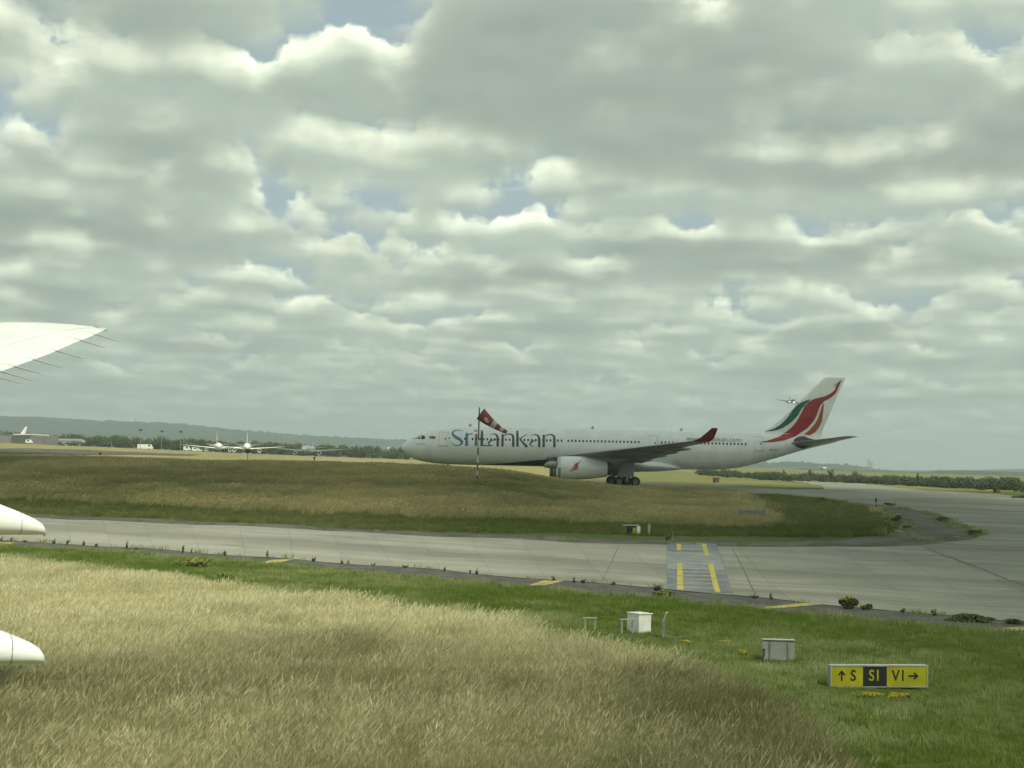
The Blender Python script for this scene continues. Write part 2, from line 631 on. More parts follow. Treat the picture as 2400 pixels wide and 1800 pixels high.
# near taxiway: bed sheet with the joint colour, concrete slabs proud of it
tw = drape('taxiway', N_W + F_W[::-1], M_JOINT, 0.0)
structure(tw)
NC, NR = 22, 4
TT = np.linspace(0, 1, NC * 6 + 1)
Np, Fp = resample(N_W, TT), resample(F_W, TT)
slabs = 0
for i in range(NC):
    for j in range(NR):
        ii = np.arange(i * 6, i * 6 + 7)
        s0, s1 = j / NR, (j + 1) / NR
        sv_ = np.linspace(s0, s1, 5)
        G = Np[ii][:, None, :] * (1 - sv_)[None, :, None] + Fp[ii][:, None, :] * sv_[None, :, None]
        c = G.mean((0, 1))
        ext = np.linalg.norm(G[-1, 0] - G[0, 0]), np.linalg.norm(G[0, -1] - G[0, 0])
        jw = 0.017
        G = c + (G - c) * (1 - jw / max(3.0, min(ext)))
        lift = 0.030 + 0.006 * random.random()
        vv = [(x, y, ground(x, y) + lift) for x, y in G.reshape(-1, 2)]
        q = []
        for a in range(6):
            for b_ in range(4):
                o0 = a * 5 + b_
                q.append((o0, o0 + 5, o0 + 6, o0 + 1))
        me = np_mesh('slab', vv, np.array(q))
        o = obj('slab', me, M_CONC, tw)
structure(drape('junction_pavement', C_W, M_CONC2, 0.03, step=3.0))
structure(drape('island_asphalt', ISL_W, M_ASPH2, 0.012, step=3.0))
structure(drape('shoulder', N_W + SH_W[::-1], M_ASPH, 0.012, step=3.0))
structure(drape('far_taxiway', A_W, M_ASPH2, 0.12, step=8.0))

# ------------------------------------------------------------------ road markings
def strip(name, pts_px, m, dz, parent=None):
    return drape(name, up(pts_px), m, dz, step=1.2, parent=parent)


cross = strip('crossing_surfacing', [(1563, 1273), (1679, 1276), (1697, 1322), (1718, 1392), (1640, 1390), (1563, 1383)], M_BLUEGREY, 0.046)
tag(cross, 'blue grey surfaced vehicle crossing painted over the taxiway with yellow edge lines', 'road marking')


def line_part(name, pts, m, dz):
    return strip(name, pts, m, dz, cross)


line_part('worn_band', [(1563.5, 1294), (1683, 1297), (1700, 1338), (1563.5, 1335)], mat('dusty_surfacing', (0.20, 0.215, 0.225), .9, (0.27, 0.275, 0.255), .8), 0.050)
line_part('edge_line', [(1585, 1276), (1596, 1276), (1597, 1292), (1586, 1292)], M_YEL, 0.054)
line_part('edge_line', [(1587, 1322), (1599, 1322), (1602, 1384.5), (1587, 1384.5)], M_YEL, 0.054)
line_part('edge_line', [(1644, 1276), (1655, 1276), (1663, 1304), (1653, 1304)], M_YEL, 0.054)
line_part('edge_line', [(1659, 1322), (1671, 1322), (1689, 1390), (1676, 1391)], M_YEL, 0.054)
for y, f in ((1280, 0), (1286, 0), (1321, 0), (1334, 0), (1341, 0), (1350, 1), (1359, 1), (1368, 1), (1378, 1)):
    t = (y - 1276) / 110
    xl, xr = 1598 + 4 * t, 1646 + 30 * t
    line_part('rung_line', [(xl, y), (xr, y + 1.2), (xr + .4, y + 3.0), (xl, y + 1.8)], M_YELF if f else M_WHITEP, 0.054)
for i, (pts, lab) in enumerate((([(-30, 1271), (38, 1273), (-4, 1280), (-60, 1280)], 'faded yellow chevron bar on the shoulder at the left edge of the picture'),
                 ([(640, 1313), (690, 1311.5), (642, 1323), (596, 1323)], 'faded yellow chevron bar on the shoulder just beyond the bushy weeds'),
                 ([(1275, 1361), (1325, 1362), (1280, 1373), (1236, 1374)], 'yellow chevron bar on the shoulder left of the vehicle crossing'),
                 ([(1890, 1414), (1936, 1417), (1830, 1427), (1752, 1428.5)], 'yellow chevron bar on the shoulder left of the yellow flowering bush'),
                 ([(2400, 1470), (2440, 1477), (2340, 1483), (2262, 1480)], 'yellow chevron bar on the shoulder at the right edge of the picture'))):
    tag(strip('chevron_bar', pts, M_YELF, 0.03), lab, 'road marking', 'chevron bars on the shoulder')
# wide sealed joints that stand out on the concrete


def seal(px_pts, w):
    W_ = up(px_pts)
    n_ = len(W_)
    L_, R_ = [], []
    for i_, p in enumerate(W_):
        d = (W_[min(i_ + 1, n_ - 1)] - W_[max(i_ - 1, 0)])
        q = Vector((-d.y, d.x, 0)).normalized() * w / 2
        L_.append(p + q)
        R_.append(p - q)
    drape('joint_seal', L_ + R_[::-1], M_SEAL, 0.046, step=1.5, parent=tw)


M_SEAL = mat('joint_seal', (0.09, 0.09, 0.075), .8, (0.18, 0.178, 0.15), 1.2)
seal([(1452, 1280), (1441, 1300), (1420, 1345), (1410, 1366)], .055)
seal([(1716, 1286), (1730, 1312), (1750, 1350), (1772, 1396)], .055)
seal([(2170, 1284), (2245, 1314), (2330, 1347), (2400, 1374), (2520, 1424)], .15)

# ================================================================== airliners
M_WHITE = mat('aircraft_white_paint', (0.80, 0.815, 0.815), 0.32, (0.72, 0.735, 0.73), 0.45, spec=0.5, coat=0.3, lo=.3, hi=.75)
M_GREYP = mat('aircraft_grey_paint', (0.33, 0.35, 0.34), 0.45, (0.27, 0.285, 0.28), 0.6, spec=0.45)
M_WINGG = mat('wing_grey', (0.30, 0.32, 0.30), 0.4, (0.24, 0.255, 0.24), 0.7, spec=0.5)
M_METAL = mat('bare_metal', (0.55, 0.56, 0.56), 0.35, (0.42, 0.43, 0.43), 1.2, metal=0.8, spec=0.5)
M_DARKM = mat('dark_metal', (0.055, 0.058, 0.06), 0.5, (0.09, 0.09, 0.09), 1.5)
M_TYRE = mat('tyre_rubber', (0.016, 0.016, 0.017), 0.85, (0.03, 0.03, 0.03), 3.0)
M_HUB = mat('wheel_hub', (0.20, 0.20, 0.19), 0.5)
M_GLASSD = mat('dark_cabin_glass', (0.02, 0.025, 0.028), 0.12, spec=0.6)
M_LINE = mat('door_seal_grey', (0.30, 0.32, 0.31), 0.6)
M_RED = mat('livery_red', (0.30, 0.022, 0.03), 0.35, (0.36, 0.03, 0.035), 0.3, coat=.3)
M_DRED = mat('winglet_dark_red', (0.17, 0.02, 0.025), 0.35, coat=.3)
M_GREEN = mat('livery_green', (0.012, 0.11, 0.065), 0.35, coat=.3)
M_ORANGE = mat('livery_orange', (0.40, 0.085, 0.03), 0.35, coat=.3)
M_BLUE1 = mat('letter_blue', (0.075, 0.19, 0.29), 0.4, (0.11, 0.21, 0.35), 0.25)
M_BLUE2 = mat('letter_steel_blue', (0.12, 0.17, 0.27), 0.4)
M_SLATE = mat('letter_slate', (0.062, 0.085, 0.095), 0.4)
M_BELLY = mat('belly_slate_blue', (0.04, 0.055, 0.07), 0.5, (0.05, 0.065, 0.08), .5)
M_TEXTG = mat('small_lettering_grey', (0.16, 0.17, 0.17), 0.5)


def loft_fuselage(prof, n=40):
    """prof: (station, top, bottom, half_width)"""
    bm = bmesh.new()
    rings = []
    for s, t, b, w in prof:
        cz, hz = (t + b) / 2, (t - b) / 2
        rings.append([bm.verts.new((s, -w * math.sin(2 * math.pi * j / n), cz + hz * math.cos(2 * math.pi * j / n))) for j in range(n)])
    for A, B in zip(rings, rings[1:]):
        for j in range(n):
            bm.faces.new((A[j], B[j], B[(j + 1) % n], A[(j + 1) % n]))
    bm.faces.new(rings[0])
    bm.faces.new(rings[-1][::-1])
    bmesh.ops.recalc_face_normals(bm, faces=bm.faces[:])
    return bm


AIRF = [(0, 0), (.02, .30), (.08, .62), (.2, .92), (.35, 1.0), (.55, .86), (.75, .55), (.9, .24), (1, .02)]


def wing_mesh(secs, flip=False, camber=.25):
    """secs: (le_station, y, z, chord, thickness, wash) -> closed lofted surface, tip capped"""
    bm = bmesh.new()
    rings = []
    for s, y, z, c, t, wz in secs:
        up_ = [(x, h * (1 + camber)) for x, h in AIRF]
        dn = [(x, -h * (1 - camber)) for x, h in AIRF[::-1][:-1]]
        ring = [bm.verts.new((s + x * c, (y if not flip else -y), z + h * t * .5 + wz * (x - .3))) for x, h in up_ + dn[1:]]
        rings.append(ring)
    n = len(rings[0])
    for A, B in zip(rings, rings[1:]):
        for j in range(n):
            bm.faces.new((A[j], B[j], B[(j + 1) % n], A[(j + 1) % n]))
    bm.faces.new(rings[0])
    bm.faces.new(rings[-1])
    bmesh.ops.recalc_face_normals(bm, faces=bm.faces[:])
    return bm


def fin_mesh(secs):
    """vertical surface; secs: (le_station, z, chord, thickness)"""
    bm = bmesh.new()
    rings = []
    for s, z, c, t in secs:
        pts = [(x, h) for x, h in AIRF] + [(x, -h) for x, h in AIRF[::-1][1:-1]]
        rings.append([bm.verts.new((s + x * c, h * t * .5, z)) for x, h in pts])
    n = len(rings[0])
    for A, B in zip(rings, rings[1:]):
        for j in range(n):
            bm.faces.new((A[j], B[j], B[(j + 1) % n], A[(j + 1) % n]))
    bm.faces.new(rings[0])
    bm.faces.new(rings[-1])
    bmesh.ops.recalc_face_normals(bm, faces=bm.faces[:])
    return bm


def wheel(parent, x, y, z, r, w, name='wheel'):
    bm = bmesh.new()
    pr = [(-w / 2, r * .55), (-w / 2, r * .86), (-w * .36, r * .97), (0, r), (w * .36, r * .97), (w / 2, r * .86), (w / 2, r * .55)]
    n = 22
    rings = [[bm.verts.new((x + rr * math.cos(q), y + dx, z + rr * math.sin(q))) for q in [2 * math.pi * j / n for j in range(n)]] for dx, rr in pr]
    for A, B in zip(rings, rings[1:]):
        for j in range(n):
            bm.faces.new((A[j], A[(j + 1) % n], B[(j + 1) % n], B[j]))
    bmesh.ops.recalc_face_normals(bm, faces=bm.faces[:])
    o = smooth(obj(name, bm, M_TYRE, parent), 40)
    return o


def wheel_hub(parent, x, y, z, r, w):
    bm = bmesh.new()
    tube(bm, [(x, y - w * .42, z), (x, y + w * .42, z)], r * .57, 16)
    return obj('wheel_hub', bm, M_HUB, parent)


# ------------------------------------------------------------------ the big twin in the middle distance
A_D = 198.5
A_YAW = math.radians(1.6)
nose = at_depth(941, 1047, A_D)
A_GZ = ground(nose.x + 32.3, A_D) + 0.03
A_ROOT = Vector((nose.x, A_D, A_GZ))
air = thing('airliner', 'large white twin jet with red and green tail swirls taxiing behind the grassy rise', 'airliner', A_ROOT, A_YAW)
MA = Matrix.Translation(A_ROOT) @ Matrix.Rotation(A_YAW, 4, 'Z')
MAI = MA.inverted()


def a_local(px, py, y=-2.7):
    """pixel -> (station, height) on the aircraft's own plane at lateral offset y"""
    o = MAI @ Vector((0, 0, EYE))
    d = (MAI.to_3x3() @ Vector(RN @ np.array([(px - CX) / FPX, -(py - CY) / FPX, -1.0])))
    t = (y - o.y) / d.y
    p = o + d * t
    return p.x, p.z


FUS = [(0.0, 4.92, 4.78, 0.06), (0.12, 5.22, 4.45, 0.42), (0.4, 5.58, 4.12, 0.78), (0.9, 5.98, 3.74, 1.2), (1.5, 6.32, 3.42, 1.55), (2.1, 6.62, 3.2, 1.84),
       (2.7, 6.98, 3.04, 2.07), (3.4, 7.32, 2.9, 2.29), (4.3, 7.6, 2.78, 2.48), (5.4, 7.82, 2.68, 2.63), (7.0, 8.04, 2.61, 2.75), (9.0, 8.18, 2.58, 2.81),
       (11.5, 8.22, 2.58, 2.82), (20, 8.22, 2.58, 2.82), (32, 8.22, 2.58, 2.82), (44.0, 8.22, 2.58, 2.82), (47.0, 8.22, 2.68, 2.80), (49.5, 8.22, 3.05, 2.73), (52, 8.22, 3.68, 2.58),
       (55, 8.2, 4.6, 2.25), (58, 8.12, 5.55, 1.78), (60.5, 7.95, 6.25, 1.3), (62.5, 7.72, 6.75, .8), (63.5, 7.5, 7.0, .4), (63.69, 7.4, 7.08, .2)]
fus = smooth(obj('fuselage', loft_fuselage(FUS, 48), M_WHITE, air), 60)
BVHF = BVHTree.FromPolygons([v.co.copy() for v in fus.data.vertices], [tuple(p.vertices) for p in fus.data.polygons])

FIN = [(52.4, 7.9, 9.0, .5), (52.9, 8.3, 8.55, .5), (54.2, 9.2, 7.55, .52), (55.75, 10.5, 6.6, .55), (58.7, 13.4, 4.85, .44), (61.55, 16.25, 3.27, .32), (61.9, 16.5, 2.95, .26)]
fin = smooth(obj('fin', fin_mesh(FIN), M_WHITE, air), 40)
BVHV = BVHTree.FromPolygons([v.co.copy() for v in fin.data.vertices], [tuple(p.vertices) for p in fin.data.polygons])


def skin(bvhs, s, z, off=0.012):
    best = None
    for bv in bvhs:
        h = bv.ray_cast(Vector((s, -40, z)), Vector((0, 1, 0)))
        if h[0] is not None and (best is None or h[0].y < best):
            best = h[0].y
    return None if best is None else best - off


def conform(bm, bvhs, off=0.012):
    last = -2.0
    bad = []
    for v in bm.verts:
        y = skin(bvhs, v.co.x, v.co.z, off)
        if y is None:
            bad.append(v)
        else:
            v.co.y = y
    if bad:
        bmesh.ops.delete(bm, geom=bad, context='VERTS')
    return bm


def decal_poly(pts, bvhs, step=.3, off=0.012):
    """outline in (station, height) -> paint film lying on the skin"""
    bm = bmesh.new()
    f = bm.faces.new([bm.verts.new((s, 0, z)) for s, z in pts])
    bmesh.ops.triangulate(bm, faces=[f])
    for ax, i in (((1, 0, 0), 0), ((0, 0, 1), 1)):
        lo, hi = min(p[i] for p in pts), max(p[i] for p in pts)
        c = lo + step
        while c < hi:
            co = [0, 0, 0]
            co[0 if i == 0 else 2] = c
            bmesh.ops.bisect_plane(bm, geom=bm.verts[:] + bm.edges[:] + bm.faces[:], plane_co=co, plane_no=ax)
            c += step
    conform(bm, bvhs, off)
    for f in bm.faces:
        if f.normal.y > 0:
            f.normal_flip()
    return bm


def catmull(P, n=6):
    P = [np.array(p, float) for p in P]
    Q = [2 * P[0] - P[1]] + P + [2 * P[-1] - P[-2]]
    out = []
    for i in range(1, len(Q) - 2):
        for t in np.linspace(0, 1, n, endpoint=False):
            a, b, c, d = Q[i - 1], Q[i], Q[i + 1], Q[i + 2]
            out.append(.5 * ((2 * b) + (-a + c) * t + (2 * a - 5 * b + 4 * c - d) * t * t + (-a + 3 * b - 3 * c + d) * t ** 3))
    out.append(P[-1])
    return out


def letter(strokes, m, bvhs, conv, parent):
    """pen strokes with a width at each point, laid on the skin"""
    bm = bmesh.new()
    for si, st in enumerate(strokes):
        pts = catmull(st, 7) if len(st) > 2 else [np.array(st[0], float) * (1 - t) + np.array(st[1], float) * t for t in np.linspace(0, 1, 9)]
        prev = None
        for i, p in enumerate(pts):
            a, b = pts[max(i - 1, 0)], pts[min(i + 1, len(pts) - 1)]
            t = (b - a)[:2]
            t = t / (np.linalg.norm(t) + 1e-9)
            nrm = np.array([-t[1], t[0]])
            row = []
            for q in (-.5, 0, .5):
                x, y = p[:2] + nrm * p[2] * q
                s, z = conv(x, y)
                row.append(bm.verts.new((s, 0, z)))
            if prev:
                for j in (0, 1):
                    bm.faces.new((prev[j], prev[j + 1], row[j + 1], row[j]))
            prev = row
        for v in bm.verts:
            if not v.tag:
                v.co.y = (skin(bvhs, v.co.x, v.co.z, 0.012 + .003 * si) or -2)
                v.tag = True
    for f in bm.faces:
        f.normal_update()
        if f.normal.y > 0:
            f.normal_flip()
    return obj('letter', bm, m, parent)


def conv8(x, y):
    return a_local(930 + x / 5.267, 990 + y / 5.267)


LET_a = [[(1145, 152, 6), (1190, 141, 11), (1232, 155, 22), (1246, 195, 31), (1246, 245, 31), (1244, 298, 31)], [(1244, 203, 6), (1190, 216, 13), (1148, 236, 19), (1134, 262, 18), (1152, 284, 9), (1185, 286, 5)]]
LET_n = [[(1308, 143, 27), (1303, 299, 30)], [(1315, 176, 8), (1352, 148, 12), (1402, 144, 17), (1434, 168, 27), (1438, 230, 30), (1436, 301, 30)]]


def shift(S, dx, dy):
    return [[(x + dx, y + dy, w) for x, y, w in st] for st in S]


LETTERS = [([[(822, 108, 5), (765, 93, 10), (705, 104, 16), (688, 138, 27), (722, 178, 36), (782, 214, 37), (806, 246, 30), (782, 274, 20), (735, 286, 12), (690, 268, 8), (660, 228, 5)]], M_BLUE1),
           ([[(864, 128, 33), (862, 290, 36)], [(872, 170, 8), (897, 146, 12), (938, 139, 15)]], M_BLUE1),
           ([[(980, 143, 30), (978, 291, 34)], [(958, 102, 14), (975, 101, 23), (993, 102, 14)]], M_BLUE2),
           ([[(1052, 95, 30), (1048, 288, 34)], [(1034, 284, 14), (1100, 286, 15), (1140, 290, 12), (1184, 279, 5)]], M_SLATE),
           (LET_a, M_SLATE), (LET_n, M_SLATE),
           ([[(1490, 100, 29), (1490, 300, 32)], [(1612, 146, 7), (1562, 172, 10), (1512, 205, 12)], [(1512, 196, 8), (1556, 248, 25), (1606, 304, 36)]], M_SLATE),
           (shift(LET_a, 512, 9), M_SLATE), (shift(LET_n, 508, 7), M_SLATE)]
for st, m in LETTERS:
    letter(st, m, [BVHF], conv8, fus)


def conv_tail(x, y):
    return a_local(1740 + x / 7.373, 860 + y / 7.373, -0.9)


GREEN_P = [(390, 1112), (480, 1092), (560, 1065), (640, 1018), (700, 975), (800, 870), (890, 740), (960, 660), (1010, 622), (1060, 600), (1130, 572), (1210, 553), (1160, 592), (1110, 640), (1040, 720), (980, 830),
           (900, 920), (800, 1000), (680, 1070), (600, 1093), (520, 1108)]
RED_P = [(240, 1300), (400, 1275), (600, 1210), (690, 1168), (760, 1130), (880, 1030), (960, 930), (1030, 800), (1090, 680), (1160, 600), (1260, 550), (1340, 528), (1420, 510), (1490, 485), (1540, 460), (1590, 422), (1620, 390), (1650, 310),
         (1680, 260), (1745, 215), (1702, 270), (1690, 340), (1650, 430), (1610, 478), (1560, 520), (1500, 558), (1440, 585), (1370, 660), (1330, 760), (1300, 850), (1240, 950), (1140, 1060), (1020, 1140),
         (880, 1210), (700, 1270), (520, 1300), (380, 1308)]
ORANGE_P = [(1435, 620), (1400, 660), (1370, 760), (1330, 880), (1270, 990), (1180, 1090), (1070, 1180), (1180, 1180), (1280, 1130), (1350, 1040), (1400, 930), (1412, 800), (1414, 700)]
BEAK_P = [(1612, 318), (1640, 282), (1662, 262), (1640, 300), (1618, 330)]
for P, m in ((GREEN_P, M_GREEN), (RED_P, M_RED), (ORANGE_P, M_ORANGE), (BEAK_P, M_DRED)):
    obj('tail_swirl', decal_poly([conv_tail(*p) for p in P], [BVHF, BVHV], .12, .035), m, fin)

# dark slate patch painted on the belly ahead of the wing, tailplane root plate
obj('belly_dark_patch', decal_poly([(12.0, 2.64), (15, 2.92), (17.5, 3.2), (19.8, 3.5), (20.9, 3.58), (22.3, 3.3), (22.3, 2.60), (18, 2.595), (15, 2.595)], [BVHF], .08, .03), M_BELLY, fus)
c0 = a_local(1884, 1037, -1.6)
obj('stabiliser_plate', decal_poly([(c0[0] + 1.62 * math.cos(q) * (1.25 if math.cos(q) > 0 else 1), c0[1] + .92 * math.sin(q) * (1 if math.cos(q) < .2 else .75)) for q in
                                    [2 * math.pi * i / 26 for i in range(26)]], [BVHF], .1, .035), M_GREYP, fus).data.materials[0] = M_DARKM

# cabin windows
wbm = bmesh.new()
wp = [(-.09, -.17), (.09, -.17), (.125, -.12), (.125, .12), (.09, .17), (-.09, .17), (-.125, .12), (-.125, -.12)]
ra = [wbm.verts.new((x, -.012, z)) for x, z in wp]
rb = [wbm.verts.new((x * 1.1, .02, z * 1.1)) for x, z in wp]
wbm.faces.new(ra)
for i in range(8):
    wbm.faces.new((ra[i], rb[i], rb[(i + 1) % 8], ra[(i + 1) % 8]))
bmesh.ops.recalc_face_normals(wbm, faces=wbm.faces[:])
wme = bpy.data.meshes.new('window')
wbm.to_mesh(wme)
wbm.free()
wme.materials.append(M_GLASSD)
wx = list(np.arange(1090, 1322, 8.7)) + list(np.arange(1332, 1506, 8.7)) + list(np.arange(1551, 1592, 8.7)) + list(np.arange(1600, 1748, 8.7))
for i, x in enumerate(wx):
    if 1098 < x < 1106 or 1260 < x < 1268:
        continue
    s, z = a_local(x, 1028.6 + (x - 1088) * .0183)
    y = skin([BVHF], s, z, 0.0)
    o = obj('window', wme, None, fus)
    o.location = (s, y, z)
    o.rotation_euler = (math.asin(max(-1, min(1, (z - 5.4) / 2.82))) * -1, 0, 0)
# flight deck glazing
def conv1(x, y, lat=-2.0):
    return a_local(920 + x / 3.687, 860 + y / 3.687, lat)
for P in ([(163, 622), (180, 604), (196, 592), (212, 592), (214, 606), (208, 622)], [(219, 592), (241, 592), (240, 623), (216, 623)], [(247, 591), (272, 592), (284, 606), (277, 624), (247, 625)]):
    obj('cockpit_window', decal_poly([conv1(*p, -1.7) for p in P], [BVHF], .25, .02), M_GLASSD, fus)
# nose radome seam
# doors: outline, sill and small porthole
def door(px0, py0, px1, py1):
    s0, z1 = a_local(px0, py0)
    s1, z0 = a_local(px1, py1)
    bm = bmesh.new()
    w = .045
    for a0, a1, b0, b1 in ((s0, s0 + w, z0, z1), (s1 - w, s1, z0, z1), (s0, s1, z1 - w, z1), (s0 - .05, s1 + .05, z0 - .08, z0 + .02)):
        na, nb = max(1, int((a1 - a0) / .3)), max(1, int((b1 - b0) / .2))
        g = [[bm.verts.new((a0 + (a1 - a0) * i / na, 0, b0 + (b1 - b0) * j / nb)) for j in range(nb + 1)] for i in range(na + 1)]
        for i in range(na):
            for j in range(nb):
                bm.faces.new((g[i][j], g[i + 1][j], g[i + 1][j + 1], g[i][j + 1]))
    conform(bm, [BVHF], .010)
    for f in bm.faces:
        f.normal_update()
        if f.normal.y > 0:
            f.normal_flip()
    d = obj('door', bm, M_LINE, fus)
    return d
for a in ((1029, 1012, 1050, 1045), (1523, 1020, 1542, 1050), (1769.5, 1022, 1790, 1057)):
    door(*a)
for x, y in ((1044, 1028.6), (1054, 1027.0), (1536, 1038.5), (1784, 1040)):
    s, z = a_local(x, y)
    o = obj('window', wme, None, fus)
    o.location = (s, skin([BVHF], s, z, 0.0), z)
    o.rotation_euler = (-math.asin((z - 5.4) / 2.82), 0, 0)
    o.scale = (.8, 1, .7)
# flag by the flight deck and its bands
def rect_decal(px0, py0, px1, py1, m, name, off=.012, lat=-2.5):
    a, b = a_local(px0, py0, lat), a_local(px1, py1, lat)
    obj(name, decal_poly([(a[0], a[1]), (b[0], a[1]), (b[0], b[1]), (a[0], b[1])], [BVHF], .3, off), m, fus)
M_FLAGY = mat('flag_gold', (0.45, 0.24, 0.03), .5)
rect_decal(1006, 1021.8, 1020.6, 1028.4, M_FLAGY, 'flag')
rect_decal(1011.5, 1022.9, 1019.4, 1027.3, M_DRED, 'flag_field', .016)
rect_decal(1007.1, 1022.9, 1009.0, 1027.3, M_GREEN, 'flag_band', .016)
rect_decal(1009.2, 1022.9, 1011.0, 1027.3, M_ORANGE, 'flag_band', .016)


def text_decal(txt, px0, py_base, px1, m, name, lat=-2.7, shear=0.0):
    cu = bpy.data.curves.new(name, 'FONT')
    cu.body = txt
    cu.resolution_u = 2
    cu.shear = shear
    tmp = bpy.data.objects.new(name, cu)
    COL.objects.link(tmp)
    bpy.context.view_layer.update()
    me = bpy.data.meshes.new_from_object(tmp)
    bpy.data.objects.remove(tmp)
    bm = bmesh.new()
    bm.from_mesh(me)
    bpy.data.meshes.remove(me)
    X = [v.co.x for v in bm.verts]
    s0, z0 = a_local(px0, py_base, lat)
    s1, _ = a_local(px1, py_base, lat)
    k = (s1 - s0) / (max(X) - min(X))
    for v in bm.verts:
        v.co = Vector((s0 + (v.co.x - min(X)) * k, 0, z0 + v.co.y * k))
    for ax, i in (((1, 0, 0), 0), ((0, 0, 1), 2)):
        lo, hi = min(v.co[i] for v in bm.verts), max(v.co[i] for v in bm.verts)
        c = lo + .15
        while c < hi:
            co = [0, 0, 0]
            co[i] = c
            bmesh.ops.bisect_plane(bm, geom=bm.verts[:] + bm.edges[:] + bm.faces[:], plane_co=co, plane_no=ax)
            c += .15
    conform(bm, [BVHF], .025)
    for f in bm.faces:
        f.normal_update()
        if f.normal.y > 0:
            f.normal_flip()
    return obj(name, bm, m, fus)


text_decal('www.srilankan.com', 1609.5, 1032.8, 1737.5, M_TEXTG, 'web_address')
text_decal('4R-ALP', 1804, 1057, 1827, M_TEXTG, 'registration')
text_decal('SriLankan', 975.5, 1041.6, 996, M_TEXTG, 'nose_lettering', -2.2)
# antennas on the crown
for px in (1097, 1384, 1592):
    s, _ = a_local(px, 1000, 0)
    obj('antenna', wing_mesh([(s, 0, 8.15, .5, .05, 0), (s + .25, 0.001, 8.55, .2, .03, 0)]), M_GREYP, fus)

# belly fairing between the wings
bf = [(20.4, 3.0, 2.62, .5), (21.0, 3.6, 2.42, 1.9), (22.0, 4.1, 2.25, 2.85), (24, 4.3, 2.12, 3.2), (29, 4.3, 2.05, 3.25), (34, 4.2, 2.05, 3.2), (37, 3.9, 2.15, 2.9), (39, 3.5, 2.32, 2.3), (40.5, 3.1, 2.5, 1.2), (41, 2.9, 2.6, .5)]
smooth(obj('belly_fairing', loft_fuselage(bf, 36), M_WHITE, air), 60)

